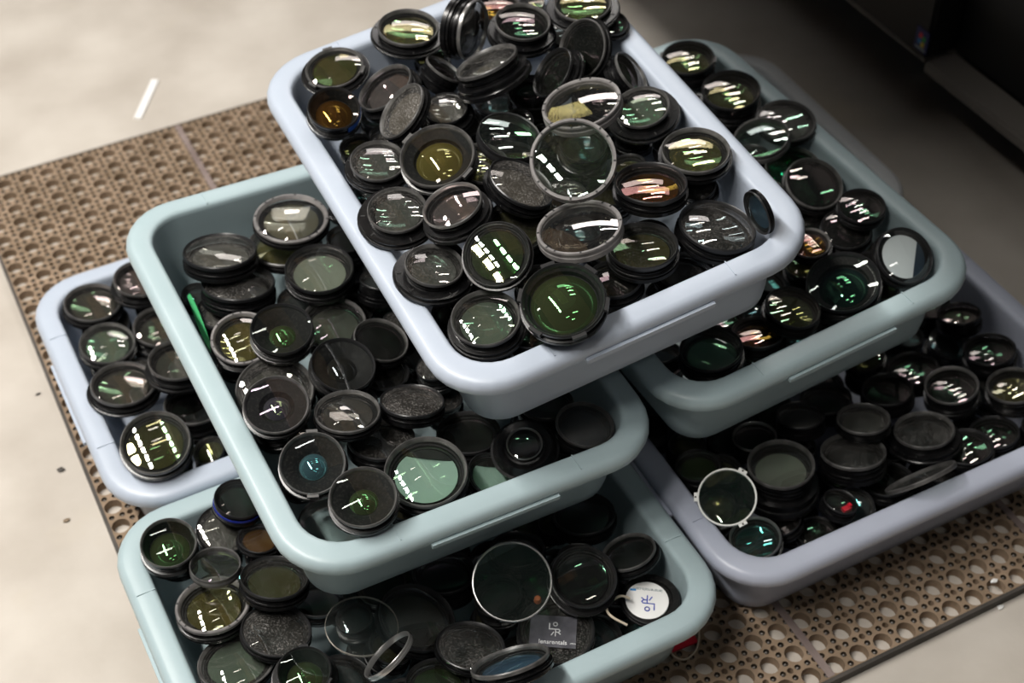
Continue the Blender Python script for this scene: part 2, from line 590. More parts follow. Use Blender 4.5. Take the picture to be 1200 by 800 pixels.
BINS = {
    'A': (((0.9999, -0.0102, 0.0000), (0.0102, 0.9999, 0.0000), (0.0000, 0.0000, 1.0000)), (-0.2018, 0.3097, 0.1087), 'lavender', 'lavender storage bin on the mat beside bare floor, mostly under the green-strip bin', False),
    'B': (((0.9999, -0.0101, 0.0000), (0.0101, 0.9999, 0.0000), (0.0000, 0.0000, 1.0000)), (-0.2193, -0.0893, 0.1087), 'teal', 'pale grey-green storage bin on the mat holding the lens with white sticker', False),
    'C': (((1.0000, 0.0020, 0.0000), (-0.0020, 1.0000, 0.0000), (0.0000, 0.0000, 1.0000)), (0.3186, -0.0783, 0.1087), 'slate', 'slate lavender storage bin on the mat holding the white-ringed lens', False),
    'D': (((0.9999, 0.0120, 0.0000), (-0.0120, 0.9999, 0.0000), (0.0000, 0.0000, 1.0000)), (0.3404, 0.3362, 0.1087), 'greyplastic', 'grey storage bin on the mat with only its back end rim showing', False),
    'F': (((0.9985, -0.0183, 0.0514), (0.0218, 0.9975, -0.0675), (-0.0500, 0.0686, 0.9964)), (-0.1623, 0.1045, 0.2599), 'teal', 'grey-green storage bin holding a green strip, under the topmost bin', True),
    'E': (((0.9982, -0.0391, -0.0456), (0.0385, 0.9992, -0.0135), (0.0461, 0.0117, 0.9989)), (0.2358, 0.1222, 0.2610), 'teal', 'grey-green storage bin under the topmost bin on the black cabinet side', True),
    'G': (((0.9942, 0.0074, -0.1075), (-0.0133, 0.9984, -0.0550), (0.1069, 0.0561, 0.9927)), (0.0178, 0.1329, 0.3994), 'lavender', 'topmost lavender-blue storage bin heaped with lenses', True),
}
for b, (rot, loc, mat, label, ly) in BINS.items():
    storage_bin(rot, loc, mat, label, ly)

# ------------------------------------------------------------------ lenses
UP = Vector((0.328, 0.625, 0.708))
BINGROUP = {}


def stepped(R, h, fl, top, rnd):
    """outer wall of a lens barrel from the bottom edge up to the seat of the front ring"""
    p = []
    bev = .03 * R
    zf = .42 * h
    fr = fl * R
    p += [(fr - bev, 0), (fr, bev)]
    if fl > 1.12:
        p += [(fr, zf * .45), (fr * .985, zf * .52), (fr * .94, zf * .55), (fr * .935, zf * .75), (fr * .95, zf * .8), (fr * .95, zf)]
    else:
        p += [(fr, zf * .6), (fr * .955, zf * .66), (fr * .955, zf * .84), (fr, zf * .9), (fr, zf)]
    z1 = h - top
    r1 = R * .965
    n = max(1, min(4, int((z1 - zf) / (.13 * R))))
    p.append((r1, zf + bev * .4))
    for k in range(n):
        a = zf + (z1 - zf) * (k + .35) / n
        b = zf + (z1 - zf) * (k + .75) / n
        p += [(r1, a), (r1 * .955, a + .012 * R), (r1 * .955, b - .012 * R), (r1, b)]
    p.append((r1, z1))
    return p


def place(parent, geo_name, prof, mat, seg=36, closed=False, sharp=32):
    return mesh_obj(geo_name, *lathe(prof, seg, closed), mat, parent, sharp)


def ribbon(pts, w, z, close=False):
    parts = []
    P = list(pts) + ([pts[0]] if close else [])
    for (x0, y0), (x1, y1) in zip(P, P[1:]):
        L = math.hypot(x1 - x0, y1 - y0)
        parts.append(box((x0 + x1) / 2, (y0 + y1) / 2, z, L + w * .8, w, .0003, math.atan2(y1 - y0, x1 - x0)))
    return merge(parts)


def logo(s, z):
    """the shop's mark: an L and an O on top, a slash and an R below, drawn as strokes; s metres per unit"""
    t = lambda pts: [((x - 420) * s, (465 - y) * s) for x, y in pts]
    w = 10 * s
    return merge([ribbon(t([(360, 400), (360, 462), (425, 462)]), w, z), ribbon(t([(425, 540), (425, 462), (458, 462), (472, 478), (458, 495), (428, 495)]), w, z),
                  ribbon(t([(448, 495), (474, 516)]), w, z), ribbon(t([(405, 497), (384, 530)]), w, z),
                  ribbon(t([(420 + 20 * math.cos(k * math.pi / 8), 405 + 20 * math.sin(k * math.pi / 8)) for k in range(16)]), w, z, True)])


def text_mesh(name, body, size, x, y, z, mat, parent, rz=0.0):
    cu = bpy.data.curves.new(name, 'FONT')
    cu.body = body
    cu.size = size
    cu.extrude = 0.0002
    cu.align_x = 'LEFT'
    tmp = bpy.data.objects.new('tmp', cu)
    COL.objects.link(tmp)
    bpy.context.view_layer.update()
    me = bpy.data.meshes.new_from_object(tmp.evaluated_get(bpy.context.evaluated_depsgraph_get()))
    bpy.data.objects.remove(tmp)
    me.name = name
    me.materials.clear()
    me.materials.append(MATS[mat])
    o = bpy.data.objects.new(name, me)
    COL.objects.link(o)
    o.parent = parent
    o.location = (x, y, z)
    o.rotation_euler = (0, 0, rz)
    return o


RINGMAT = {'black': 'ring_black', 'grey': 'ring_grey', 'seg': 'ring_seg', 'silver': 'ring_silver', 'white': 'ring_white', 'wire': 'ring_wire'}
NAMES = {'group': 'camera_lens', 'deep': 'camera_lens', 'cone': 'camera_lens', 'ring': 'ring_lens', 'filter': 'lens_filter', 'cap': 'capped_lens'}
CATS = {'filter': 'lens filter'}
GROUPS = {'G': 'lenses heaped in the top bin', 'F': 'lenses in the green-strip bin', 'E': 'lenses in the mirror-lens bin', 'A': 'lenses in the lavender bin',
          'B': 'lenses in the white-cap bin', 'C': 'lenses in the white-ring bin'}


def frame(n, spin=None, up=None):
    n = Vector(n).normalized()
    if up is not None:
        y = (up - n * up.dot(n)).normalized()
        x = y.cross(n)
        q = Matrix((x, y, n)).transposed().to_quaternion()
        return q @ Quaternion((0, 0, 1), spin or 0.0)
    return n.to_track_quat('Z', 'Y') @ Quaternion((0, 0, 1), spin if spin is not None else random.uniform(0, 6.28))


def lens(b, kind, P, n, R, h, fl, ring, glass, label, tabs=0, inner=.7, tape=0, sticker=None, seg=40, group=None):
    rnd = random.Random(hash(P) & 0xffff)
    nv = Vector(n).normalized()
    if sticker == 'grey':
        q = frame(n, -0.08, UP)
    elif sticker == 'white':
        q = frame(n, math.pi - 0.12, UP)
    elif glass in ('crescent', 'mirror', 'mint') or tape == 1:
        q = frame(n, 0.0, UP)
    else:
        q = frame(n, rnd.uniform(0, 6.28))
    root = thing(NAMES[kind], label, CATS.get(kind, 'lens'), Vector(P) - nv * h, q, group or GROUPS[b])
    rm = RINGMAT[ring]
    wide = {'seg': .90, 'grey': .94, 'black': .945, 'silver': .95, 'white': .935, 'wire': .985}[ring]
    ri = wide * R
    if kind == 'ring':
        prof = [(ri * 1.01, h * .1), (R * .97, 0), (R, h * .12), (R, h * .5), (R * .985, h * .56), (R * .985, h * .8), (R * .995, h * .86), (R * .985, h), (ri * 1.03, h), (ri, h - .03 * R), (ri * .985, h * .5)]
        rg = place(root, 'lens_ring', prof, rm, seg, True)
        if ring == 'seg' or tabs:
            notches(rg, R, ri, h, 12 if ring == 'seg' else tabs)
        place(root, 'front_glass', cap(ri * .995, h - .06 * R, .13 * R), glass_mat(glass, 'front'), seg)
        place(root, 'rear_glass', cap(ri * .99, h * .45, -.05 * R), glass_mat(glass, 'back'), seg)
        return root
    if kind == 'filter':
        prof = [(ri, h * .05), (R * .99, 0), (R, h * .2), (R, h * .45), (R * .985, h * .5), (R * .985, h * .6), (R, h * .66), (R * .995, h * .95), (R * .985, h), (ri * 1.01, h), (ri, h * .9)]
        rg = place(root, 'filter_ring', prof, rm, 48, True)
        if tabs:
            v = []
            for k in range(tabs):
                a = 2 * math.pi * k / tabs + .3
                v.append(box(R * 1.03 * math.cos(a), R * 1.03 * math.sin(a), h * .5, .14 * R, .30 * R, h * .7, a))
                mesh_obj('screw_tab', *v[-1], rm, root)
                sc = lathe([(0, h * .86), (.035 * R, h * .86), (.035 * R, h * .9), (0, h * .9)], 10)
                o = mesh_obj('screw', sc[0], sc[1], 'notch_dark', root)
                o.location = (R * 1.05 * math.cos(a), R * 1.05 * math.sin(a), 0)
        if glass != 'none':
            place(root, 'filter_glass', cap(ri, h * .5, .03 * R), glass_mat(glass, 'front'), seg)
            if ring != 'wire':
                place(root, 'rear_glass', cap(ri, h * .3, -.05 * R), glass_mat(glass, 'back'), seg)
        return root
    top = min(.13 * R, .3 * h)
    # barrel: a cup with stepped outside
    if kind == 'cone':
        wall = [(R * fl - .05 * R, 0), (R * fl, .1 * R), (R * fl, .25 * R), (R * fl * .93, .32 * R), (R * 1.55, .75 * R), (R * 1.5, .82 * R), (R * 1.12, h - top - .25 * R), (R * 1.02, h - top - .2 * R), (R * .98, h - top)]
    else:
        wall = stepped(R, h, fl, top, rnd)
    fz = min(.12 * h, .004)
    if kind == 'deep':
        dz = h - min(.62 * R, .72 * h)
        inside = [(ri * .97, h - top), (inner * R * 1.35 if inner < .55 else inner * R * 1.08, dz + .12 * R), (inner * R * 1.04, dz), (0, dz - .02 * R)]
    elif kind == 'cap':
        inside = [(ri * .97, h - top), (ri * .95, h - top * 1.3), (0, h - top * 1.3)]
    else:
        dz = h - min((.20 if glass == 'mirror' else .62) * R, .80 * h)
        st = (h - top - dz) / 4
        inside = [(ri * .97, h - top), (ri * .95, h - top - st), (ri * .90, h - top - st * 1.05), (ri * .89, h - top - st * 2.2), (ri * .84, h - top - st * 2.25), (ri * .83, dz + .4 * st), (ri * .80, dz + .3 * st), (0, dz)]
    place(root, 'barrel', [(0, 0)] + wall + [(R * .93, h - top)] if kind in ('cone',) else [(0, 0)] + wall + [(R * .93, h - top)], 'black_barrel', seg)
    place(root, 'inner_wall', inside, 'black_matte', seg)
    rprof = [(ri * .96, h - top), (R * .965, h - top), (R, h - top * .9), (R, h - top * .25), (R * .975, h), (ri * 1.03, h), (ri, h - .03 * R)]
    rg = place(root, 'front_ring', rprof, rm, seg, True)
    if ring == 'seg':
        notches(rg, R, ri, h, 12)
    if tabs:
        for k in range(tabs):
            a = 2 * math.pi * k / tabs + .4
            v, f = box(R * 1.02 * math.cos(a), R * 1.02 * math.sin(a), h - top * .6, .10 * R, .34 * R, top * .9, a)
            mesh_obj('tab', v, f, rm, root)
    if fl > 1.2 and kind == 'group':
        notches(root, R * fl * .95 + .0, R * 1.02, .42 * h + .0002, 6, 'flange_notch')
    if tape == 1:
        arc_band(root, 'blue_tape', R * 1.012, h * .45, h * .8, -1.0, 0.5, 'blue_tape')
    if tape == 2:
        place(root, 'blue_band', [(R * .99, h * .44), (R * 1.012, h * .44), (R * 1.012, h * .58), (R * .99, h * .58)], 'blue_band', seg, True)
    if kind == 'cap':
        collar = place(root, 'black_collar', [(ri, h - top * 1.2), (R * .99, h - top * .3), (R * .95, h + .02 * R), (R * .74, h + .02 * R), (R * .72, h - top)], 'black_matte', seg)
        disc = place(root, 'white_disc', [(0, h + .03 * R), (R * .72, h + .03 * R), (R * .735, h + .02 * R), (R * .735, h - .1 * R)], 'paper_white', seg)
        disc.location = (.13 * R, .10 * R, 0)
        z = h + .03 * R + .0002
        v, f = logo(R / 260, z)
        mesh_obj('printed_logo', [(x - .02 * R, y + .12 * R, zz_) for x, y, zz_ in v], f, 'print_blue', disc)
        text_mesh('printed_text', 'lensrentals.com', R * .16, -.50 * R, -.46 * R, z, 'print_grey', disc)
        v, f = box(.50 * R, -.36 * R, z, .20 * R, .07 * R, .0003)
        mesh_obj('printed_bar', v, f, 'print_cyan', disc)
        return root
    sag = .035 * R if sticker else (.20 * R if glass in ('white', 'clearw', 'mint', 'mirror', 'palegreen', 'yellow') else .16 * R)
    if kind == 'deep':
        place(root, 'front_glass', cap(ri * .99, h - .06 * R, .07 * R), glass_mat(glass, 'front_clean'), seg)
        dz = h - min(.62 * R, .72 * h)
        place(root, 'inner_lens', cap(inner * R, dz + .01 * R, .42 * inner * R, 8), glass_mat(glass, 'inner'), seg)
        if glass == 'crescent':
            arc_band(root, 'painted_pale_reflection', R * .87, dz + .16 * R, h - .16 * R, -.9, 1.1, 'paper_white')  # crescent reflection put in as a white band
    else:
        place(root, 'front_glass', cap(ri * .995, h - .06 * R, sag, 8), glass_mat(glass, 'front'), seg)
        dz = h - min((.20 if glass == 'mirror' else .62) * R, .80 * h)
        gap = h - .06 * R - dz
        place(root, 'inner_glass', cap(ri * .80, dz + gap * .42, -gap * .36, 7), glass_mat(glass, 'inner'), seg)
        if glass != 'mirror':
            place(root, 'middle_glass', cap(ri * .86, dz + gap * .60, gap * .22, 6), glass_mat(glass, 'back'), seg)
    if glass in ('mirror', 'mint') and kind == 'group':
        # dark part of the reflection, painted as a sector over the inner element
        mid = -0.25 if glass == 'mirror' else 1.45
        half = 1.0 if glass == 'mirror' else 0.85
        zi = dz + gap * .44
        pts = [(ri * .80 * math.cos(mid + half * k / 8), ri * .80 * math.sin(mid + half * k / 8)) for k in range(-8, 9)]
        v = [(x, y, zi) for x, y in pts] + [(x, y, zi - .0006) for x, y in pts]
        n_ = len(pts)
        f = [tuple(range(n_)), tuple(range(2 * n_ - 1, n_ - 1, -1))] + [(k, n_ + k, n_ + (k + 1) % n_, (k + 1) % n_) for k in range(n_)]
        mesh_obj('painted_dark_reflection', v, f, 'reflection_navy' if glass == 'mirror' else 'black_matte', root)
    if sticker == 'grey':
        s = .58 * R
        z = h - .06 * R + sag + .0002
        st = mesh_obj('sticker', *box(-.08 * R, -.06 * R, z, 1.20 * R, .90 * R, .0004), 'sticker_grey', root)
        v, f = logo(R / 400, z + .0003)
        mesh_obj('printed_logo', [(x - .03 * R, y + .0 * R, a) for x, y, a in v], f, 'white_print', st)
        text_mesh('printed_text', 'lensrentals', R * .17, -.44 * R, -.42 * R, z + .0003, 'white_print', st)
        text_mesh('printed_text', '.com', R * .08, .36 * R, -.40 * R, z + .0003, 'white_print', st)
    return root


def notches(parent, R, ri, h, n, name='notch'):
    """dark slots across the face of a ring, joined: each is under three pixels wide"""
    parts = []
    for k in range(n):
        a = 2 * math.pi * k / n + .13 * (k % 3)
        rm_ = (R + ri) / 2
        parts.append(box(rm_ * math.cos(a), rm_ * math.sin(a), h, (R - ri) * .55, .045 * R, .0005, a))
    o = mesh_obj(name, *merge(parts), 'notch_dark', parent)
    o['kind'] = 'stuff'
    return o


def arc_band(parent, name, r, z0, z1, a0, a1, mat, n=14):
    V, F = [], []
    for k in range(n + 1):
        a = a0 + (a1 - a0) * k / n
        V += [(r * math.cos(a), r * math.sin(a), z0), (r * math.cos(a), r * math.sin(a), z1), (r * .985 * math.cos(a), r * .985 * math.sin(a), z1), (r * .985 * math.cos(a), r * .985 * math.sin(a), z0)]
    for k in range(n):
        for j in range(4):
            F.append((4 * k + j, 4 * k + (j + 1) % 4, 4 * k + 4 + (j + 1) % 4, 4 * k + 4 + j))
    F += [(0, 1, 2, 3), tuple(4 * n + j for j in (3, 2, 1, 0))]
    return mesh_obj(name, V, F, mat, parent)


lens('G','group',(-0.0077,0.3443,0.4300),(0.033,-0.070,0.997),0.0334,0.0150,1.24,'grey','olive','grey-rimmed lens on tall stepped barrel against the back rim of the top bin')
lens('G','group',(-0.0995,0.3371,0.4114),(-0.148,-0.078,0.986),0.0316,0.0095,1.19,'grey','olive','olive lens in a broad notched collar at the bare-floor corner of the top bin',tabs=3)
lens('G','deep',(-0.1294,0.2631,0.4154),(-0.035,-0.320,0.947),0.0273,0.0195,1.05,'black','amber','deep amber lens with notched black rim and blue tape round its barrel',tape=1)
lens('G','group',(-0.0658,0.2808,0.4099),(-0.451,0.141,0.881),0.0325,0.0195,1.10,'grey','pink','pinkish tilted lens between the blue-taped lens and a grey-brown dusty disc')
lens('G','group',(-0.0751,0.2160,0.4239),(-0.673,0.193,0.714),0.0322,0.0129,1.03,'grey','dustbrown','grey-brown dusty disc lens tipped on edge behind a round olive lens')
lens('G','group',(0.0490,0.2965,0.4343),(0.579,-0.812,0.073),0.0326,0.0245,1.05,'silver','silver','silvery convex lens standing on its side with its black barrel turned away')
lens('G','group',(0.0940,0.2702,0.4484),(0.009,-0.141,0.990),0.0301,0.0211,1.25,'grey','dark','dark lens with pale grey rim next to the silvery side-standing lens')
lens('G','group',(0.0285,0.2278,0.4444),(-0.251,0.365,0.897),0.0345,0.0276,1.20,'grey','silver','shallow tilted silver lens capping a stack of black stepped rings')
lens('G','group',(0.0861,0.1908,0.4340),(-0.727,0.181,0.662),0.0284,0.0179,1.15,'black','dark','black ribbed lens barrel leaning behind the rainbow-streaked lens')
lens('G','group',(0.1633,0.2632,0.4550),(-0.073,-0.082,0.994),0.0312,0.0120,1.30,'grey','olive','olive lens with green glints at the far cabinet-side corner of the top bin')
lens('G','group',(0.1275,0.2019,0.4428),(-0.832,-0.144,0.535),0.0318,0.0105,1.08,'grey','dark','big dark lens facing away from cabinet with silver ribbed barrel behind it')
lens('G','group',(0.0069,0.2829,0.4079),(0.569,-0.060,0.820),0.0229,0.0229,1.05,'grey','dark','small silver-ribbed black barrel lying sideways beneath the tilted silver lens')
lens('G','group',(-0.0199,0.2270,0.4014),(-0.116,-0.102,0.988),0.0232,0.0163,1.30,'black','silver','small silver dome half buried between dusty disc and notched black ring')
lens('G','ring',(0.0071,0.1302,0.4208),(0.160,-0.214,0.964),0.0329,0.0132,1.06,'black','clear','thick notched black ring holding clear glass behind the face-on grey ring',tabs=3)
lens('G','group',(-0.1189,0.1757,0.4041),(-0.009,-0.141,0.990),0.0282,0.0155,1.21,'grey','grey','grey lens with a pale cloudy patch on a wide flange against the side rim')
lens('G','deep',(-0.0755,0.1265,0.4285),(-0.251,-0.197,0.948),0.0376,0.0188,1.03,'grey','yellow','large face-up lens with yellow-olive inner dome and cyan glints',inner=0.62,tabs=2)
lens('G','group',(-0.0292,0.1213,0.4057),(0.082,-0.169,0.982),0.0281,0.0118,1.10,'grey','yellow','yellowish lens peeking out from behind the large yellow-olive lens')
lens('G','ring',(0.0798,0.1162,0.4448),(-0.226,0.105,0.968),0.0410,0.0123,1.03,'seg','rainbow','segmented grey ring lens crossed by white and rainbow streaks')
lens('G','ring',(0.0143,0.0148,0.4675),(-0.300,-0.449,0.842),0.0410,0.0098,1.03,'seg','clear','face-on segmented grey ring of clear glass at the summit of the top bin')
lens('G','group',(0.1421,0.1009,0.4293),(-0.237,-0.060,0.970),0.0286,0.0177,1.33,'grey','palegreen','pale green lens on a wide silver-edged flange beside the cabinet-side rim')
lens('G','group',(0.1541,0.0170,0.4273),(-0.054,-0.039,0.998),0.0340,0.0149,1.08,'grey','olive','olive lens with rows of small green glints and a ribbed barrel below')
lens('G','group',(0.0876,-0.0083,0.4295),(0.031,0.077,0.997),0.0351,0.0175,1.04,'black','amber','domed amber lens with bright yellow lower edge beside the face-on ring')
lens('G','group',(0.1322,-0.0619,0.3983),(0.151,-0.061,0.987),0.0380,0.0190,1.03,'black','dust','very dusty brown lens near the front cabinet-side corner of the top bin')
lens('G','group',(0.1580,-0.0843,0.4186),(-0.992,0.001,-0.125),0.0222,0.0066,1.02,'black','blue','thin lens standing upright against the corner wall of the top bin')
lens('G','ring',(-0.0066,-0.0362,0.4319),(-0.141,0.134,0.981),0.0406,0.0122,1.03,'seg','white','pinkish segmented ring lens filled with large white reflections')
lens('G','group',(0.0502,-0.0581,0.4038),(-0.044,0.030,0.999),0.0337,0.0197,1.03,'black','oliveD','dim olive lens on black rings between the white-reflecting and dusty lenses')
lens('G','deep',(-0.0565,-0.0978,0.4131),(-0.217,-0.225,0.950),0.0386,0.0154,1.04,'black','green','notched black ring lens resting on the front rim of the top bin',inner=0.78,tabs=6)
lens('G','group',(-0.1317,0.1000,0.4011),(-0.057,-0.140,0.989),0.0294,0.0167,1.36,'grey','grey','grey lens with faint green specks on a wide flange beside the pink tilted lens')
lens('G','group',(-0.0941,0.0545,0.4262),(-0.292,0.105,0.951),0.0299,0.0209,1.18,'silver','pink','pink-banded tilted lens in stacked silver rings and a pierced flange')
lens('G','group',(-0.1300,0.0194,0.3927),(0.078,-0.088,0.993),0.0281,0.0182,1.38,'grey','grey','dark grey lens on a broad black flange near the front side rim')
lens('G','group',(-0.0829,-0.0171,0.4148),(-0.357,-0.380,0.853),0.0319,0.0128,1.06,'black','green','face-on black ring lens with bright green and white window glints')
lens('G','group',(-0.0357,0.0326,0.3937),(-0.002,-0.249,0.969),0.0305,0.0137,1.03,'black','oliveD','dark greenish lens tucked behind the black ring with bright green glints')
lens('G','group',(-0.1129,-0.0535,0.3783),(-0.126,-0.112,0.986),0.0325,0.0195,1.15,'grey','palegreen','pale grey-green lens at the front corner of the top bin beside the notched ring')
lens('G','group',(-0.0175,0.0567,0.4222),(0.389,-0.172,0.905),0.0346,0.0156,1.03,'black','dustbrown','dark brown lens lying below the face-on summit ring')
lens('G','group',(0.0993,-0.0631,0.3547),(0.076,0.006,0.997),0.0290,0.0174,1.05,'black','dust','dim dusty lens sunk behind the front rim under the very dusty brown lens')
lens('G','group',(0.1661,0.1603,0.4268),(0.613,-0.397,0.683),0.0250,0.0188,1.06,'grey','dark','black ribbed barrel wedged against the cabinet-side wall of the top bin')
lens('G','group',(0.0944,0.3358,0.4309),(-0.040,-0.054,0.998),0.0273,0.0163,1.07,'grey','amber','reddish amber lens at the back behind the silvery side-standing lens')
lens('G','group',(0.0187,-0.0619,0.3779),(-0.086,0.059,0.995),0.0266,0.0159,1.05,'black','dark','black lens buried beside the notched ring behind the front rim')
lens('G','group',(-0.0484,0.1180,0.3881),(-0.055,-0.034,0.998),0.0256,0.0154,1.10,'black','dark','black lens buried under the pink-banded lens and yellow-olive lens')
lens('G','group',(0.1821,0.2412,0.4373),(0.053,-0.122,0.991),0.0230,0.0073,1.10,'black','dark','black barrel deep behind the big dark lens facing away from cabinet')
lens('F','group',(-0.2726,0.2725,0.2716),(0.133,0.178,0.975),0.0394,0.0197,1.02,'black','greydust','thin dusty grey lens topping the stack nearest the green strip')
lens('F','group',(-0.2658,0.2436,0.2468),(0.155,0.166,0.974),0.0395,0.0237,1.02,'black','greydust','dusty dark lens second from the top of the stack by the green strip')
lens('F','group',(-0.2799,0.2346,0.2188),(0.139,0.102,0.985),0.0388,0.0194,1.02,'black','greydust','lens third down in the stack by the green strip, mostly hidden')
lens('F','group',(-0.1855,0.2860,0.2728),(0.040,-0.028,0.999),0.0412,0.0124,1.03,'seg','white','bright segmented ring lens with white and yellow glare at the back of the green-strip bin')
lens('F','group',(-0.1966,0.2863,0.2391),(0.104,0.066,0.992),0.0413,0.0124,1.03,'grey','yellow','yellow-edged ring lens right under the bright segmented lens')
lens('F','group',(-0.1867,0.2020,0.2666),(0.016,-0.064,0.998),0.0368,0.0210,1.02,'black','greygreen','grey-green hazy lens directly below the overhanging side of the top bin')
lens('F','group',(-0.1955,0.1472,0.2365),(0.018,-0.145,0.989),0.0346,0.0208,1.05,'grey','pinkgreen','pink and green tinted lens behind the small deep black hood')
lens('F','group',(-0.2917,0.1570,0.2494),(-0.040,-0.225,0.973),0.0326,0.0179,1.04,'seg','yellow','yellow-olive segmented lens against the wall below the green strip')
lens('F','deep',(-0.2570,0.1268,0.2733),(-0.002,-0.190,0.982),0.0320,0.0213,1.03,'black','green','small deep black hood with green band and glassy centre',inner=0.42)
lens('F','group',(-0.2854,0.0839,0.2368),(-0.041,-0.249,0.968),0.0396,0.0218,1.02,'grey','greydust','wide dusty grey funnel lens under a deep black hood at the side rim')
lens('F','deep',(-0.3015,0.0218,0.2830),(-0.055,-0.240,0.969),0.0318,0.0143,1.03,'grey','purple','deep black hood with purple band nested on the wide dusty grey funnel',inner=0.4)
lens('F','deep',(-0.2163,0.0651,0.2579),(0.124,-0.237,0.963),0.0330,0.0165,1.03,'black','dust','dusty speckled black hood with a grey lens at the bottom',inner=0.45)
lens('F','group',(-0.1626,0.0960,0.2410),(0.252,-0.179,0.951),0.0292,0.0131,1.03,'grey','dark','dark lens half covered by the overhanging top bin rim')
lens('F','group',(-0.2385,0.0010,0.2622),(0.093,0.101,0.991),0.0323,0.0129,1.03,'grey','clearw','clear lens with white window reflections in the middle of the green-strip bin')
lens('F','group',(-0.1697,0.0033,0.2407),(0.198,0.232,0.952),0.0323,0.0145,1.03,'black','dustpink','dusty dark lens with pink glare under the top bin front corner')
lens('F','deep',(-0.2938,-0.0469,0.2638),(-0.113,-0.335,0.935),0.0316,0.0174,1.04,'grey','bluegreen','deep speckled black hood with small blue-green bead lens',inner=0.42,tabs=2)
lens('F','deep',(-0.2701,-0.1148,0.2751),(-0.055,-0.179,0.982),0.0314,0.0173,1.04,'grey','green','deep black hood with small moss-green bead lens at the front',inner=0.42)
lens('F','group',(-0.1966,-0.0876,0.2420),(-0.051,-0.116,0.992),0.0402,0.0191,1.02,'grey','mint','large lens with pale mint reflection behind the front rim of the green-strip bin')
lens('F','ring',(-0.2849,-0.0580,0.1837),(-0.010,0.022,1.000),0.0357,0.0178,1.04,'black','orange','ringed lens with orange sheen under the moss-green bead hood')
lens('F','group',(-0.2119,-0.0138,0.2237),(0.107,0.138,0.985),0.0337,0.0169,1.03,'black','dust','dusty black lens sunk under the clear lens with white reflections')
lens('F','group',(-0.1245,-0.0294,0.2025),(0.058,0.111,0.992),0.0328,0.0164,1.03,'black','dark','black lens in shadow beneath the front wall of the top bin')
lens('F','cone',(-0.0936,-0.0926,0.2318),(-0.140,-0.187,0.972),0.0179,0.0186,1.90,'silver','dark','small silver-rimmed lens on a flared black conical barrel')
lens('F','group',(-0.0252,-0.0923,0.2249),(0.113,-0.078,0.991),0.0297,0.0178,1.01,'grey','dust','dusty dark lens at the front cabinet-side corner of the green-strip bin')
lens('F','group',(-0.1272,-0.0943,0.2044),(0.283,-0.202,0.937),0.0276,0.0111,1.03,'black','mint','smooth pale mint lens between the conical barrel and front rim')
lens('F','group',(-0.0383,-0.0343,0.2083),(0.075,0.155,0.985),0.0288,0.0144,1.04,'black','dark','black lens deep beside the conical barrel under the top bin')
lens('F','group',(-0.1714,0.0735,0.2175),(0.093,0.038,0.995),0.0265,0.0133,1.04,'black','dark','black lens deep beside the dusty speckled hood')
lens('A','group',(-0.3997,0.4377,0.1130),(0.099,-0.026,0.995),0.0336,0.0151,1.06,'grey','pinkgrey','pinkish lens with white band at the mat corner of the lavender bin')
lens('A','group',(-0.4035,0.3612,0.1134),(0.089,-0.116,0.989),0.0317,0.0143,1.04,'grey','palegreen','lens with green glint, second along the outer rim of the lavender bin')
lens('A','group',(-0.4071,0.2794,0.1238),(0.110,0.010,0.994),0.0358,0.0161,1.14,'grey','pinkgrey','pink-banded lens, third along the outer rim of the lavender bin')
lens('A','group',(-0.4034,0.1619,0.1403),(-0.055,-0.299,0.953),0.0372,0.0176,1.04,'grey','olive','large tilted olive-green lens at the front corner of the lavender bin')
lens('A','group',(-0.3403,0.4315,0.1314),(0.077,-0.080,0.994),0.0306,0.0199,1.14,'grey','pink','pink lens in the second row against the back rim, half under the bin above')
lens('A','group',(-0.3391,0.3658,0.1078),(0.066,-0.095,0.993),0.0322,0.0322,1.14,'grey','pinkgrey','brownish pink lens in the second row, half under the bin above')
lens('A','group',(-0.3445,0.2670,0.1436),(0.080,-0.011,0.997),0.0324,0.0211,1.14,'grey','pinkgrey','lens with pale band in the second row beside the third outer lens')
lens('A','group',(-0.3435,0.2379,0.0980),(0.101,-0.006,0.995),0.0327,0.0327,1.08,'grey','dark','dark lens in the second row behind the large tilted olive lens')
lens('B','deep',(-0.4320,0.0286,0.1384),(0.027,-0.195,0.980),0.0282,0.0263,1.02,'grey','green','dark concentric-ringed lens at the bare-floor back corner of the white-cap bin',inner=0.7)
lens('B','group',(-0.3729,0.0470,0.1044),(0.054,-0.269,0.962),0.0283,0.0091,1.02,'black','greydust','translucent dusty lens under the blue-banded lens')
lens('B','group',(-0.3480,0.0569,0.1296),(0.181,-0.063,0.981),0.0265,0.0159,1.03,'black','dark','black lens with a blue band beneath the overhanging bin rim',tape=2,tabs=1)
lens('B','group',(-0.3451,0.0135,0.1105),(0.196,0.094,0.976),0.0219,0.0077,1.08,'black','orange','small lens with orange and purple glints under the overhanging bin corner',tabs=2)
lens('B','ring',(-0.3983,-0.0104,0.1280),(0.132,0.127,0.983),0.0255,0.0102,1.04,'grey','purple','small tabbed ring lens with pink and purple reflections on the segmented olive lens',tabs=3)
lens('B','group',(-0.4143,-0.0397,0.1078),(0.020,0.096,0.995),0.0371,0.0176,1.02,'seg','yellow','large segmented ring lens with concentric olive rings at the side rim')
lens('B','group',(-0.3503,-0.0494,0.1243),(0.224,0.186,0.957),0.0338,0.0169,1.03,'black','oliveD','hazy olive lens below the overhanging bin corner')
lens('B','group',(-0.3687,-0.0974,0.1079),(0.236,0.056,0.970),0.0345,0.0112,1.02,'black','dust','dusty black dished lens with blue glints in the white-cap bin')
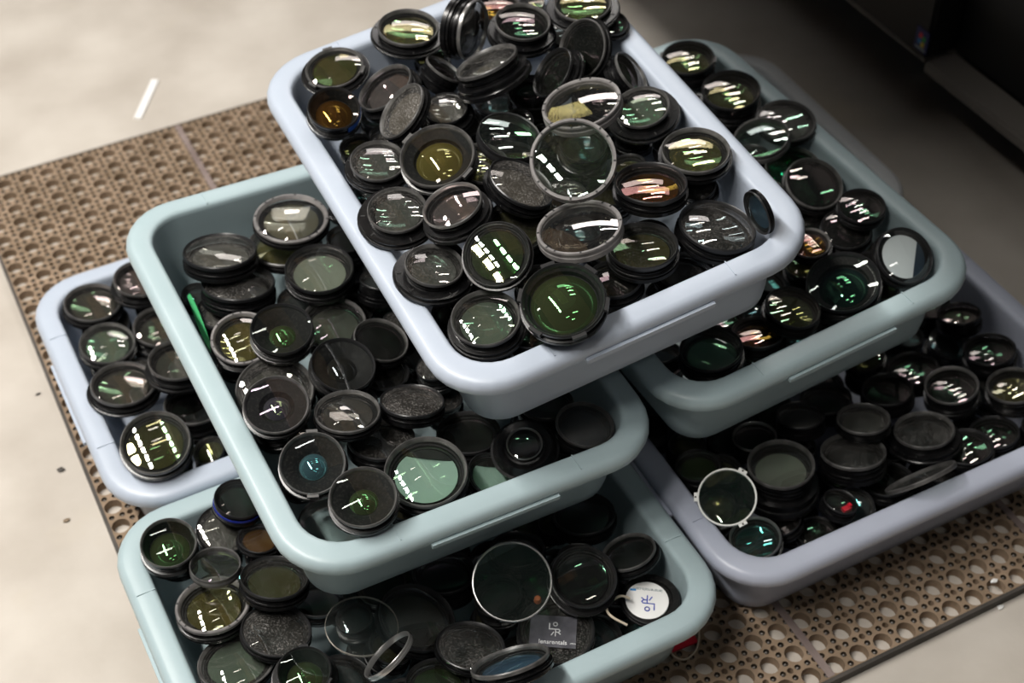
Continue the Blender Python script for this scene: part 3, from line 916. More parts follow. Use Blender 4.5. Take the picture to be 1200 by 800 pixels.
lens('B','group',(-0.4140,-0.1030,0.0940),(0.025,0.165,0.986),0.0380,0.0086,1.02,'grey','palegreen','large pale green lens at the lower side rim of the white-cap bin')
lens('B','deep',(-0.3648,-0.1671,0.1295),(0.023,-0.123,0.992),0.0255,0.0230,1.25,'black','green','black tabbed hood with green glints beside the large pale green lens',inner=0.65,tabs=3)
lens('B','filter',(-0.2961,-0.1417,0.1230),(0.136,-0.019,0.990),0.0354,0.0028,1.00,'wire','clear','thin wire-edged clear disc seen through to lenses below')
lens('B','group',(-0.2377,-0.1411,0.0979),(0.313,-0.146,0.938),0.0396,0.0159,1.03,'black','clearw','large dark ring lens leaning behind the thin clear disc')
lens('B','filter',(-0.2926,-0.1969,0.1461),(-0.417,0.614,0.670),0.0286,0.0057,1.00,'silver','none','empty ribbed silver-black ring standing on edge near the front rim')
lens('B','group',(-0.1865,-0.0900,0.0801),(0.081,0.134,0.988),0.0325,0.0260,1.05,'black','dark','dark lens with tiny coloured glints below the overhanging front wall')
lens('B','filter',(-0.1507,-0.1757,0.1430),(-0.204,-0.416,0.886),0.0393,0.0047,1.00,'silver','clear','large silver-edged filter facing up with a cyan and purple streak')
lens('B','group',(-0.2073,-0.1984,0.1041),(0.217,0.144,0.965),0.0338,0.0093,1.05,'black','dust','dusty olive-grey lens between the tilted blue disc and the clear disc')
lens('B','group',(-0.1925,-0.2520,0.1416),(0.046,0.663,0.747),0.0381,0.0152,1.03,'grey','blue','steeply tilted lens with blue reflection by the front rim')
lens('B','group',(-0.2522,-0.2180,0.1013),(0.131,0.177,0.976),0.0308,0.0154,1.04,'black','green','lens with green glints cut by the frame beside the tilted blue lens')
lens('B','group',(-0.1217,-0.2138,0.0919),(-0.028,-0.098,0.995),0.0382,0.0191,1.03,'black','dust2','black lens bearing a square grey logo sticker',sticker='grey')
lens('B','group',(-0.0786,-0.1916,0.1250),(-0.028,-0.273,0.962),0.0329,0.0197,1.10,'black','dark','dark lens with green glints and a pink arc beside the silver filter')
lens('B','group',(-0.0272,-0.0992,0.0930),(0.032,0.160,0.987),0.0333,0.0166,1.05,'black','dark','dark lens under the front wall of the bin above, near the back wall')
lens('B','group',(-0.0169,-0.1728,0.1066),(-0.158,0.358,0.920),0.0287,0.0126,1.09,'grey','dark','black grooved barrel against the end wall of the white-cap bin')
lens('B','cap',(-0.0172,-0.2212,0.0846),(-0.009,-0.052,0.999),0.0297,0.0073,1.04,'black','cap','black lens barrel with a round white logo sticker',sticker='white')
lens('B','group',(-0.0745,-0.2209,0.0630),(0.289,-0.102,0.952),0.0240,0.0120,1.05,'black','greyD','dim grey lens with teal glint beside the white logo sticker')
lens('B','group',(-0.1058,-0.0983,0.0780),(0.112,0.202,0.973),0.0294,0.0147,1.05,'black','dark','dark lens behind the large silver-edged filter')
lens('B','group',(-0.3142,-0.0600,0.0780),(0.186,0.201,0.962),0.0286,0.0143,1.05,'black','dark','black lens buried between hazy olive lens and thin clear disc')
lens('B','group',(-0.3263,-0.1668,0.0939),(0.381,0.046,0.924),0.0270,0.0189,1.15,'black','greyD','grey conical lens barrel beside the black tabbed hood')
lens('E','group',(0.3491,0.3245,0.2900),(-0.086,-0.050,0.995),0.0323,0.0242,1.05,'black','olive','lens with white glint in the far corner of the mirror-lens bin',tabs=2)
lens('E','group',(0.3572,0.2414,0.2914),(-0.099,-0.076,0.992),0.0349,0.0349,1.05,'black','olive','lens with pink and green dots, second from the far corner of the mirror-lens bin')
lens('E','group',(0.3860,0.1670,0.2852),(-0.045,-0.125,0.991),0.0343,0.0108,1.04,'grey','grey','grey lens with pale streak touching the cabinet-side rim')
lens('E','ring',(0.3344,0.1449,0.2934),(-0.265,0.016,0.964),0.0321,0.0128,1.04,'grey','clear','open clear ring lens overlapping the grey lens by the cabinet-side rim')
lens('E','group',(0.3662,0.1187,0.2570),(-0.093,-0.129,0.987),0.0325,0.0156,1.02,'grey','greenspots','dark lens with scattered emerald spots in the mirror-lens bin')
lens('E','group',(0.3616,0.0727,0.2676),(-0.020,-0.367,0.930),0.0337,0.0151,1.04,'grey','dark','dark lens with a bright rim arc behind the emerald-spotted lens')
lens('E','group',(0.3587,0.0055,0.2527),(-0.152,-0.144,0.978),0.0283,0.0158,1.04,'black','dark','dark lens with a pink wedge glint behind the wide mirror lens')
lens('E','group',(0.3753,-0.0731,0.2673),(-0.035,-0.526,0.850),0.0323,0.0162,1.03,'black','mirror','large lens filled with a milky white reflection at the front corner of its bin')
lens('E','deep',(0.3004,-0.0669,0.2572),(-0.292,-0.081,0.953),0.0389,0.0194,1.03,'black','crescent','wide black ring lens with white crescent and offset green glints',inner=0.66)
lens('E','group',(0.2325,-0.0739,0.2557),(0.073,-0.108,0.992),0.0294,0.0176,1.05,'black','oliveD','dark lens with clustered brown reflections by the front rim of the mirror-lens bin')
lens('E','group',(0.1315,-0.0746,0.2429),(-0.124,0.076,0.989),0.0328,0.0230,1.03,'black','mintD','dark lens with faint mint patch at the front corner under the top bin')
lens('E','group',(0.3060,-0.0001,0.2573),(-0.150,-0.085,0.985),0.0214,0.0127,1.10,'grey','amber','small lens with red and yellow glint beside the top bin corner')
lens('E','group',(0.1954,-0.0675,0.2309),(-0.026,0.151,0.988),0.0277,0.0166,1.05,'black','amber','dim brown lens in shadow below the top bin front corner')
lens('E','group',(0.3574,0.0548,0.2375),(-0.062,-0.069,0.996),0.0290,0.0174,1.05,'black','dark','dark lens sunk between emerald-spotted and pink-wedge lenses')
lens('E','group',(0.3786,0.0100,0.2746),(-0.098,-0.076,0.992),0.0263,0.0142,1.02,'black','dark','black lens low against the cabinet-side wall of the mirror-lens bin')
lens('C','filter',(0.0989,-0.1745,0.1287),(-0.341,-0.298,0.891),0.0308,0.0043,1.00,'white','greenclear','clear lens in a white ring with screw tabs at the front corner',tabs=3)
lens('C','group',(0.1144,-0.2100,0.0932),(-0.159,0.040,0.986),0.0270,0.0216,1.05,'silver','darkcy','small dark lens in bright silver rings by the front rim')
lens('C','group',(0.1803,-0.1558,0.1191),(-0.038,0.088,0.995),0.0358,0.0465,1.18,'grey','greygreen','grey-green lens on the tallest stepped dusty barrel behind the white-ringed lens')
lens('C','group',(0.2693,-0.1663,0.1030),(0.058,0.274,0.960),0.0351,0.0246,1.03,'grey','dust','dusty lens on a stack of rings behind the flat leaning disc')
lens('C','group',(0.3001,-0.1403,0.1140),(0.021,0.234,0.972),0.0290,0.0139,1.04,'grey','greydust','dusty translucent lens topping the ringed stack from behind')
lens('C','group',(0.3561,-0.1774,0.1035),(-0.040,0.237,0.971),0.0328,0.0195,1.25,'grey','dust','dusty dark lens with a pale blue glint on a wide flange')
lens('C','group',(0.4221,-0.1411,0.1080),(-0.165,0.138,0.977),0.0298,0.0268,1.04,'silver','dark','dark lens with silver rim arc and threaded collar below')
lens('C','group',(0.5091,-0.0493,0.1030),(-0.024,0.274,0.962),0.0253,0.0202,1.05,'black','pinkgrey','dim lens with a brown glint below the mirror-lens bin corner')
lens('C','group',(0.4877,-0.1706,0.1034),(-0.138,0.173,0.975),0.0298,0.0239,1.05,'grey','yellow','brown-lit lens cut by the picture edge near the end rim')
lens('C','group',(0.2451,-0.1006,0.1090),(0.022,0.246,0.969),0.0264,0.0185,1.05,'black','dust','dusty small lens in the shade under the mirror-lens bin')
lens('C','filter',(0.3057,-0.2324,0.1097),(-0.051,0.791,0.610),0.0398,0.0048,1.00,'grey','dust','flat dusty disc leaning edge-on above the front rim')
lens('C','group',(0.1120,-0.1025,0.0980),(-0.043,0.124,0.991),0.0249,0.0149,1.05,'black','green','small dim lens with yellow-green glint below the mirror-lens bin')
lens('C','group',(0.1641,-0.1894,0.0676),(-0.227,0.314,0.922),0.0219,0.0131,1.05,'black','dark','small black lens between the silver-ringed lens and tall barrel')
lens('C','group',(0.1931,-0.2151,0.0620),(-0.079,0.119,0.990),0.0218,0.0109,1.05,'black','dark','round black lens against the front rim beside the tall barrel')
lens('C','group',(0.3920,-0.2091,0.0883),(-0.098,0.192,0.977),0.0291,0.0112,1.05,'black','dark','black lens at the end of the flat leaning disc')
lens('C','group',(0.4428,-0.1995,0.0761),(-0.093,0.214,0.973),0.0277,0.0194,1.05,'black','dark','black lens with tiny white glint near the picture edge')
lens('C','group',(0.5060,-0.1097,0.0980),(-0.108,0.194,0.975),0.0297,0.0208,1.05,'black','dark','black lens against the end wall of the white-ring bin')
lens('C','group',(0.4204,-0.0819,0.0823),(-0.077,0.185,0.980),0.0297,0.0208,1.05,'black','dark','black lens in shade behind the silver-arc lens')
lens('C','group',(0.1951,-0.0887,0.0878),(-0.037,0.178,0.983),0.0246,0.0148,1.05,'silver','dark','dark lens with a silver clip glint behind the tall barrel')
lens('C','group',(0.3003,-0.1950,0.0688),(-0.051,0.201,0.978),0.0280,0.0160,1.05,'black','dark','black lens beneath the flat leaning disc')
lens('C','group',(0.3618,-0.1063,0.0980),(-0.060,0.190,0.980),0.0290,0.0203,1.05,'black','dark','black lens in shade behind the topmost ringed stack')
lens('C','group',(0.2959,-0.0815,0.0930),(-0.038,0.181,0.983),0.0289,0.0203,1.05,'black','dark','black lens in shade along the bottom of the mirror-lens bin')


# half-buried lower layers: plain dark lenses between and under the ones above
FILL = [
('G',(0.0808,0.2208,0.3924),(-0.073,-0.151,0.986),0.0263,0.0315,'dark','plain black lens half buried beside the black ribbed lens barrel leaning behind the rainbow-streaked lens'),
('G',(0.0846,0.1169,0.3912),(-0.073,-0.262,0.962),0.0249,0.0244,'greyD','dim grey lens half buried beside the segmented grey ring lens crossed by white and rainbow'),
('G',(-0.0867,0.2253,0.3829),(-0.067,0.063,0.996),0.0197,0.0184,'dust','dusty black lens half buried beside the grey-brown dusty disc lens tipped on edge'),
('G',(0.1400,0.3441,0.4112),(-0.277,0.003,0.961),0.0185,0.0169,'oliveD','dull olive lens half buried beside the reddish amber lens at the back behind the silvery'),
('G',(-0.1059,0.0499,0.3664),(-0.203,-0.219,0.954),0.0190,0.0217,'dark','plain black lens half buried beside the dark grey lens on a broad black flange'),
('G',(0.1436,0.1998,0.3997),(0.178,-0.177,0.968),0.0208,0.0169,'greyD','dim grey lens half buried beside the big dark lens facing away from cabinet with silver'),
('G',(0.1526,0.0053,0.3909),(-0.335,-0.091,0.938),0.0182,0.0159,'dust','dusty black lens half buried beside the olive lens with rows of small green glints'),
('G',(0.0118,0.3337,0.3957),(-0.206,-0.094,0.974),0.0191,0.0219,'oliveD','dull olive lens half buried beside the grey-rimmed lens on tall stepped barrel against the back'),
('G',(0.1366,0.1044,0.3972),(0.044,0.112,0.993),0.0189,0.0215,'dark','plain black lens half buried beside the pale green lens on a wide silver-edged flange'),
('G',(-0.0434,-0.0290,0.3735),(-0.071,0.034,0.997),0.0242,0.0235,'greyD','dim grey lens half buried beside the face-on black ring lens with bright green and white'),
('G',(0.0298,0.0617,0.3791),(-0.178,-0.147,0.973),0.0266,0.0286,'dust','dusty black lens half buried beside the dark brown lens lying below the face-on summit ring'),
('G',(0.0130,0.1393,0.3830),(-0.088,-0.008,0.996),0.0270,0.0286,'oliveD','dull olive lens half buried beside the thick notched black ring holding clear glass'),
('G',(0.0421,0.1848,0.3891),(-0.244,-0.145,0.959),0.0183,0.0183,'dark','plain black lens half buried beside the shallow tilted silver lens capping a stack of black'),
('G',(-0.0187,0.0397,0.3726),(-0.247,0.062,0.967),0.0232,0.0236,'greyD','dim grey lens half buried beside the dark greenish lens tucked behind the black ring'),
('G',(0.1571,0.2882,0.4047),(-0.064,-0.154,0.986),0.0222,0.0263,'dust','dusty black lens half buried beside the olive lens with green glints at the far cabinet-side'),
('G',(0.1081,0.0668,0.3920),(-0.075,0.153,0.985),0.0183,0.0191,'oliveD','dull olive lens half buried beside the pale green lens on a wide silver-edged flange'),
('G',(0.0771,-0.0289,0.3832),(-0.083,-0.061,0.995),0.0205,0.0166,'dark','plain black lens half buried beside the dim olive lens on black rings between the white-reflecting'),
('G',(0.0253,0.0129,0.3796),(0.151,-0.074,0.986),0.0191,0.0171,'greyD','dim grey lens half buried beside the dark brown lens lying below the face-on summit ring'),
('G',(-0.1067,-0.0116,0.3596),(-0.155,-0.142,0.978),0.0211,0.0248,'dust','dusty black lens half buried beside the pale grey-green lens at the front corner'),
('G',(0.1589,0.0688,0.4007),(-0.194,0.056,0.979),0.0189,0.0178,'oliveD','dull olive lens half buried beside the olive lens with rows of small green glints'),
('G',(0.1297,0.1532,0.4027),(-0.005,-0.168,0.986),0.0228,0.0242,'dark','plain black lens half buried beside the black ribbed barrel wedged against the cabinet-side wall'),
('G',(-0.1169,-0.0681,0.3496),(-0.009,-0.151,0.988),0.0191,0.0226,'greyD','dim grey lens half buried beside the pale grey-green lens at the front corner'),
('G',(-0.0006,0.2245,0.3804),(0.074,-0.303,0.950),0.0209,0.0230,'dust','dusty black lens half buried beside the small silver dome half buried between dusty disc'),
('G',(-0.1127,0.2573,0.3647),(-0.214,-0.064,0.975),0.0181,0.0208,'oliveD','dull olive lens half buried beside the deep amber lens with notched black rim and blue'),
('G',(-0.0724,-0.0676,0.3545),(-0.140,-0.005,0.990),0.0215,0.0208,'dark','plain black lens half buried beside the pale grey-green lens at the front corner'),
('G',(-0.0122,0.0179,0.3442),(-0.174,-0.049,0.983),0.0285,0.0331,'greyD','dim grey lens half buried beside the black lens buried beside the notched ring'),
('G',(0.1268,0.1667,0.3715),(-0.085,-0.020,0.996),0.0282,0.0307,'dust','dusty black lens half buried beside the black ribbed barrel wedged against the cabinet-side wall'),
('G',(0.0559,-0.0030,0.3577),(-0.039,0.032,0.999),0.0287,0.0344,'oliveD','dull olive lens half buried beside the dim olive lens on black rings between the white-reflecting'),
('G',(0.0855,0.1342,0.3600),(-0.162,0.090,0.983),0.0184,0.0171,'dark','plain black lens half buried beside the segmented grey ring lens crossed by white and rainbow'),
('G',(-0.0673,0.2728,0.3521),(0.051,0.012,0.999),0.0226,0.0247,'greyD','dim grey lens half buried beside the pinkish tilted lens between the blue-taped lens'),
('G',(0.1465,0.2130,0.3760),(-0.184,-0.150,0.971),0.0198,0.0166,'dust','dusty black lens half buried beside the big dark lens facing away from cabinet with silver'),
('G',(0.0635,0.1814,0.3635),(-0.245,0.000,0.970),0.0182,0.0176,'oliveD','dull olive lens half buried beside the black ribbed lens barrel leaning behind the rainbow-streaked lens'),
('G',(0.0280,0.2115,0.3476),(-0.043,-0.176,0.983),0.0281,0.0315,'dark','plain black lens half buried beside the small silver dome half buried between dusty disc'),
('G',(0.0616,0.2669,0.3583),(-0.004,0.078,0.997),0.0264,0.0314,'greyD','dim grey lens half buried beside the small silver-ribbed black barrel lying sideways beneath the tilted'),
('G',(0.0279,-0.0618,0.3316),(-0.095,-0.282,0.955),0.0227,0.0204,'dust','dusty black lens half buried beside the black lens buried beside the notched ring'),
('G',(0.0538,0.0495,0.3401),(-0.220,-0.052,0.974),0.0211,0.0220,'oliveD','dull olive lens half buried beside the dark greenish lens tucked behind the black ring'),
('G',(-0.1142,0.0225,0.3201),(-0.156,-0.158,0.975),0.0201,0.0161,'dark','plain black lens half buried beside the face-on black ring lens with bright green and white'),
('G',(-0.0596,0.3251,0.3405),(-0.009,-0.026,1.000),0.0192,0.0197,'greyD','dim grey lens half buried beside the olive lens in a broad notched collar'),
('G',(-0.0172,-0.0600,0.3254),(0.077,0.180,0.981),0.0196,0.0172,'dust','dusty black lens half buried beside the notched black ring lens resting on the front rim'),
('G',(0.0967,0.0848,0.3459),(0.044,0.102,0.994),0.0246,0.0259,'oliveD','dull olive lens half buried beside the segmented grey ring lens crossed by white and rainbow'),
('G',(0.1385,-0.0294,0.3333),(0.047,-0.076,0.996),0.0208,0.0233,'dark','plain black lens half buried beside the dim dusty lens sunk behind the front rim'),
('G',(0.0857,-0.0529,0.3230),(-0.150,0.055,0.987),0.0210,0.0247,'greyD','dim grey lens half buried beside the dim dusty lens sunk behind the front rim'),
('G',(0.0919,0.2098,0.3384),(-0.198,0.029,0.980),0.0205,0.0215,'dust','dusty black lens half buried beside the black ribbed lens barrel leaning behind the rainbow-streaked lens'),
('G',(0.1129,0.1506,0.3300),(0.123,-0.084,0.989),0.0181,0.0198,'oliveD','dull olive lens half buried beside the black ribbed barrel wedged against the cabinet-side wall'),
('G',(0.0630,0.1494,0.3290),(-0.128,-0.238,0.963),0.0208,0.0210,'dark','plain black lens half buried beside the thick notched black ring holding clear glass'),
('G',(-0.1139,0.2447,0.3158),(-0.190,-0.077,0.979),0.0182,0.0177,'greyD','dim grey lens half buried beside the deep amber lens with notched black rim and blue'),
('G',(0.1095,0.2516,0.3289),(-0.027,-0.005,1.000),0.0181,0.0156,'dust','dusty black lens half buried beside the dark lens with pale grey rim'),
('G',(-0.1035,-0.0410,0.2943),(-0.158,-0.209,0.965),0.0196,0.0159,'oliveD','dull olive lens half buried beside the pale grey-green lens at the front corner'),
('G',(0.1423,-0.0686,0.3167),(-0.104,-0.035,0.994),0.0181,0.0190,'dark','plain black lens half buried beside the very dusty brown lens near the front cabinet-side corner'),
('F',(-0.1302,0.1754,0.2473),(0.220,0.123,0.968),0.0210,0.0243,'greyD','dim grey lens half buried beside the grey-green hazy lens directly below the overhanging side'),
('F',(-0.1172,0.2996,0.2549),(0.124,-0.096,0.988),0.0180,0.0171,'dust','dusty black lens half buried beside the bright segmented ring lens with white and yellow glare'),
('F',(-0.2850,-0.0036,0.2424),(0.065,-0.132,0.989),0.0190,0.0191,'oliveD','dull olive lens half buried beside the deep speckled black hood with small blue-green bead lens'),
('F',(-0.1395,0.2415,0.2592),(0.053,-0.063,0.997),0.0221,0.0254,'dark','plain black lens half buried beside the grey-green hazy lens directly below the overhanging side'),
('F',(-0.2143,0.0414,0.2270),(0.216,-0.135,0.967),0.0220,0.0185,'greyD','dim grey lens half buried beside the dusty speckled black hood with a grey lens'),
('F',(-0.1260,0.1311,0.2195),(0.286,0.026,0.958),0.0196,0.0168,'dust','dusty black lens half buried beside the dark lens half covered by the overhanging top bin'),
('F',(-0.0734,-0.0997,0.1958),(0.079,-0.185,0.979),0.0183,0.0164,'oliveD','dull olive lens half buried beside the small silver-rimmed lens on a flared black conical barrel'),
('F',(-0.1465,0.2217,0.2291),(-0.045,-0.194,0.980),0.0197,0.0201,'dark','plain black lens half buried beside the yellow-edged ring lens right under the bright segmented lens'),
('F',(-0.2138,0.2049,0.2250),(0.099,-0.179,0.979),0.0232,0.0239,'greyD','dim grey lens half buried beside the pink and green tinted lens behind the small deep'),
('F',(-0.1213,0.0556,0.2179),(-0.097,0.085,0.992),0.0203,0.0227,'dust','dusty black lens half buried beside the black lens deep beside the dusty speckled hood'),
('F',(-0.2226,-0.0961,0.2137),(0.257,-0.008,0.966),0.0194,0.0195,'oliveD','dull olive lens half buried beside the large lens with pale mint reflection behind the front'),
('F',(-0.0492,-0.0289,0.1869),(-0.002,-0.039,0.999),0.0235,0.0213,'dark','plain black lens half buried beside the black lens deep beside the conical barrel'),
('F',(-0.1657,-0.0715,0.1877),(-0.045,-0.080,0.996),0.0240,0.0221,'greyD','dim grey lens half buried beside the smooth pale mint lens between the conical barrel'),
('F',(-0.2905,0.0806,0.2036),(-0.116,0.037,0.993),0.0261,0.0295,'dust','dusty black lens half buried beside the wide dusty grey funnel lens under a deep black'),
('F',(-0.1273,0.2330,0.2093),(-0.233,-0.204,0.951),0.0232,0.0264,'oliveD','dull olive lens half buried beside the grey-green hazy lens directly below the overhanging side'),
('F',(-0.1178,0.1830,0.2013),(0.057,-0.018,0.998),0.0233,0.0245,'dark','plain black lens half buried beside the pink and green tinted lens behind the small deep'),
('F',(-0.0357,-0.0742,0.1891),(0.099,-0.297,0.950),0.0188,0.0172,'greyD','dim grey lens half buried beside the dusty dark lens at the front cabinet-side corner'),
('F',(-0.2205,0.0991,0.2030),(-0.089,-0.095,0.992),0.0187,0.0200,'dust','dusty black lens half buried beside the pink and green tinted lens behind the small deep'),
('F',(-0.2997,0.1697,0.2119),(0.054,-0.203,0.978),0.0189,0.0202,'oliveD','dull olive lens half buried beside the yellow-olive segmented lens against the wall below the green'),
('F',(-0.1620,0.1786,0.2141),(0.174,-0.170,0.970),0.0217,0.0190,'dark','plain black lens half buried beside the dark lens half covered by the overhanging top bin'),
('F',(-0.2416,-0.0963,0.1919),(-0.025,-0.001,1.000),0.0199,0.0211,'greyD','dim grey lens half buried beside the ringed lens with orange sheen under the moss-green bead'),
('F',(-0.1200,0.0443,0.1819),(0.074,-0.033,0.997),0.0219,0.0221,'dust','dusty black lens half buried beside the black lens in shadow beneath the front wall'),
('F',(-0.1020,-0.0815,0.1703),(0.082,-0.150,0.985),0.0191,0.0197,'oliveD','dull olive lens half buried beside the smooth pale mint lens between the conical barrel'),
('F',(-0.2955,0.0047,0.1905),(-0.063,-0.076,0.995),0.0198,0.0191,'dark','plain black lens half buried beside the ringed lens with orange sheen under the moss-green bead'),
('F',(-0.3025,0.2883,0.2059),(0.108,-0.124,0.986),0.0186,0.0150,'greyD','dim grey lens half buried beside the lens third down in the stack by the green'),
('F',(-0.1152,0.1008,0.1933),(0.074,-0.215,0.974),0.0243,0.0250,'dust','dusty black lens half buried beside the dusty dark lens with pink glare under the top'),
('F',(-0.0318,-0.0856,0.1633),(0.194,-0.018,0.981),0.0191,0.0185,'oliveD','dull olive lens half buried beside the dusty dark lens at the front cabinet-side corner'),
('E',(0.3428,0.1719,0.2502),(0.008,0.231,0.973),0.0210,0.0223,'dark','plain black lens half buried beside the open clear ring lens overlapping the grey lens'),
('E',(0.2384,-0.0199,0.2482),(0.284,-0.070,0.956),0.0207,0.0217,'greyD','dim grey lens half buried beside the dark lens with clustered brown reflections by the front'),
('E',(0.3627,0.3040,0.2517),(0.084,0.239,0.967),0.0223,0.0215,'dust','dusty black lens half buried beside the lens with white glint in the far corner'),
('E',(0.3095,0.3038,0.2522),(0.074,-0.018,0.997),0.0218,0.0246,'oliveD','dull olive lens half buried beside the lens with white glint in the far corner'),
('E',(0.3718,0.2375,0.2512),(-0.063,0.077,0.995),0.0205,0.0218,'dark','plain black lens half buried beside the lens with pink and green dots'),
('E',(0.3113,0.2095,0.2497),(0.059,0.051,0.997),0.0222,0.0193,'greyD','dim grey lens half buried beside the lens with pink and green dots'),
('E',(0.3070,0.1360,0.2464),(-0.181,0.113,0.977),0.0207,0.0178,'dust','dusty black lens half buried beside the open clear ring lens overlapping the grey lens'),
('E',(0.3054,-0.0016,0.2324),(-0.184,0.027,0.983),0.0268,0.0267,'oliveD','dull olive lens half buried beside the small lens with red and yellow glint'),
('E',(0.3568,-0.0462,0.2424),(-0.052,0.024,0.998),0.0207,0.0191,'dark','plain black lens half buried beside the large lens filled with a milky white reflection'),
('E',(0.3021,0.0737,0.2405),(0.038,-0.021,0.999),0.0266,0.0254,'greyD','dim grey lens half buried beside the dark lens sunk between emerald-spotted and pink-wedge lenses'),
('E',(0.1026,-0.0292,0.2108),(0.004,0.238,0.971),0.0204,0.0164,'dust','dusty black lens half buried beside the dark lens with faint mint patch at the front'),
('E',(0.3626,-0.0623,0.2185),(-0.166,-0.011,0.986),0.0187,0.0196,'oliveD','dull olive lens half buried beside the large lens filled with a milky white reflection'),
('E',(0.1904,-0.0149,0.2105),(0.091,0.161,0.983),0.0219,0.0223,'dark','plain black lens half buried beside the dim brown lens in shadow below the top bin'),
('E',(0.2478,-0.0699,0.2132),(-0.212,-0.110,0.971),0.0249,0.0266,'greyD','dim grey lens half buried beside the dim brown lens in shadow below the top bin'),
('E',(0.1357,-0.0789,0.2093),(0.096,0.142,0.985),0.0181,0.0196,'dust','dusty black lens half buried beside the dim brown lens in shadow below the top bin'),
('E',(0.3798,0.0079,0.2199),(-0.067,-0.033,0.997),0.0193,0.0211,'oliveD','dull olive lens half buried beside the dark lens with a pink wedge glint'),
('E',(0.3378,0.1216,0.2235),(-0.026,0.072,0.997),0.0216,0.0182,'dark','plain black lens half buried beside the dark lens with scattered emerald spots in the mirror-lens'),
('E',(0.3526,0.2739,0.2320),(-0.101,0.203,0.974),0.0198,0.0225,'greyD','dim grey lens half buried beside the lens with white glint in the far corner'),
('E',(0.3119,0.1624,0.2203),(0.121,-0.036,0.992),0.0239,0.0278,'dust','dusty black lens half buried beside the dark lens with scattered emerald spots in the mirror-lens'),
('E',(0.2017,-0.0652,0.1954),(-0.160,0.236,0.958),0.0201,0.0181,'oliveD','dull olive lens half buried beside the dim brown lens in shadow below the top bin'),
('E',(0.3656,0.2140,0.2070),(0.103,-0.085,0.991),0.0217,0.0249,'dark','plain black lens half buried beside the grey lens with pale streak touching the cabinet-side rim'),
('E',(0.3057,-0.0522,0.2029),(-0.046,0.082,0.996),0.0256,0.0280,'greyD','dim grey lens half buried beside the wide black ring lens with white crescent and offset'),
('E',(0.3657,0.3182,0.2130),(-0.140,-0.013,0.990),0.0183,0.0147,'dust','dusty black lens half buried beside the lens with pink and green dots'),
('E',(0.3102,0.0258,0.1996),(-0.032,-0.044,0.999),0.0201,0.0162,'oliveD','dull olive lens half buried beside the dark lens sunk between emerald-spotted and pink-wedge lenses'),
('E',(0.1093,-0.0239,0.1809),(0.092,0.177,0.980),0.0211,0.0186,'dark','plain black lens half buried beside the dark lens with faint mint patch at the front'),
('E',(0.2440,-0.0097,0.1926),(0.036,-0.243,0.969),0.0254,0.0234,'greyD','dim grey lens half buried beside the small lens with red and yellow glint'),
('E',(0.3295,0.0827,0.1957),(0.121,0.040,0.992),0.0198,0.0159,'dust','dusty black lens half buried beside the dark lens sunk between emerald-spotted and pink-wedge lenses'),
('E',(0.3175,0.0449,0.1806),(-0.051,-0.022,0.998),0.0182,0.0198,'oliveD','dull olive lens half buried beside the dark lens with a bright rim arc'),
('E',(0.2540,-0.0606,0.1771),(-0.075,0.009,0.997),0.0185,0.0199,'dark','plain black lens half buried beside the dark lens with clustered brown reflections by the front'),
('E',(0.1190,-0.0782,0.1674),(-0.119,-0.090,0.989),0.0190,0.0158,'greyD','dim grey lens half buried beside the dark lens with faint mint patch at the front'),
('A',(-0.3909,0.3229,0.0926),(-0.076,0.178,0.981),0.0275,0.0255,'dust','dusty black lens half buried beside the lens with green glint second along the outer rim'),
('A',(-0.3501,0.1661,0.0953),(-0.203,-0.019,0.979),0.0183,0.0167,'oliveD','dull olive lens half buried beside the large tilted olive-green lens at the front corner'),
('A',(-0.3952,0.1811,0.0932),(0.133,-0.199,0.971),0.0293,0.0317,'dark','plain black lens half buried beside the large tilted olive-green lens at the front corner'),
('A',(-0.3922,0.4227,0.0902),(0.040,-0.195,0.980),0.0281,0.0304,'greyD','dim grey lens half buried beside the pinkish lens with white band at the mat corner'),
('A',(-0.3342,0.4275,0.0949),(0.044,-0.181,0.983),0.0188,0.0190,'dust','dusty black lens half buried beside the pink lens in the second row against the back'),
('A',(-0.4102,0.3623,0.0821),(0.054,-0.160,0.986),0.0182,0.0153,'oliveD','dull olive lens half buried beside the lens with green glint second along the outer rim'),
('A',(-0.3199,0.3612,0.0627),(-0.049,-0.133,0.990),0.0287,0.0231,'dark','plain black lens half buried beside the brownish pink lens in the second row half'),
('A',(-0.3355,0.1884,0.0620),(0.122,0.133,0.984),0.0257,0.0250,'greyD','dim grey lens half buried beside the dark lens in the second row behind the large'),
('A',(-0.3065,0.2667,0.0565),(0.185,-0.096,0.978),0.0205,0.0226,'dust','dusty black lens half buried beside the dark lens in the second row behind the large'),
('A',(-0.3448,0.1717,0.0333),(0.018,-0.136,0.991),0.0235,0.0220,'oliveD','dull olive lens half buried beside the dark lens in the second row behind the large'),
('B',(-0.1550,-0.1519,0.0939),(-0.229,0.060,0.971),0.0250,0.0288,'dark','plain black lens half buried beside the large silver-edged filter facing up with a cyan'),
('B',(-0.4253,0.0392,0.1014),(0.176,0.141,0.974),0.0188,0.0201,'greyD','dim grey lens half buried beside the dark concentric-ringed lens at the bare-floor back corner'),
('B',(-0.0594,-0.1466,0.0944),(0.134,0.275,0.952),0.0219,0.0244,'dust','dusty black lens half buried beside the black grooved barrel against the end wall'),
('B',(-0.3888,-0.1637,0.0937),(-0.219,0.165,0.962),0.0189,0.0152,'oliveD','dull olive lens half buried beside the black tabbed hood with green glints beside the large'),
('B',(-0.3453,0.0081,0.0933),(-0.094,0.055,0.994),0.0198,0.0159,'dark','plain black lens half buried beside the small lens with orange and purple glints'),
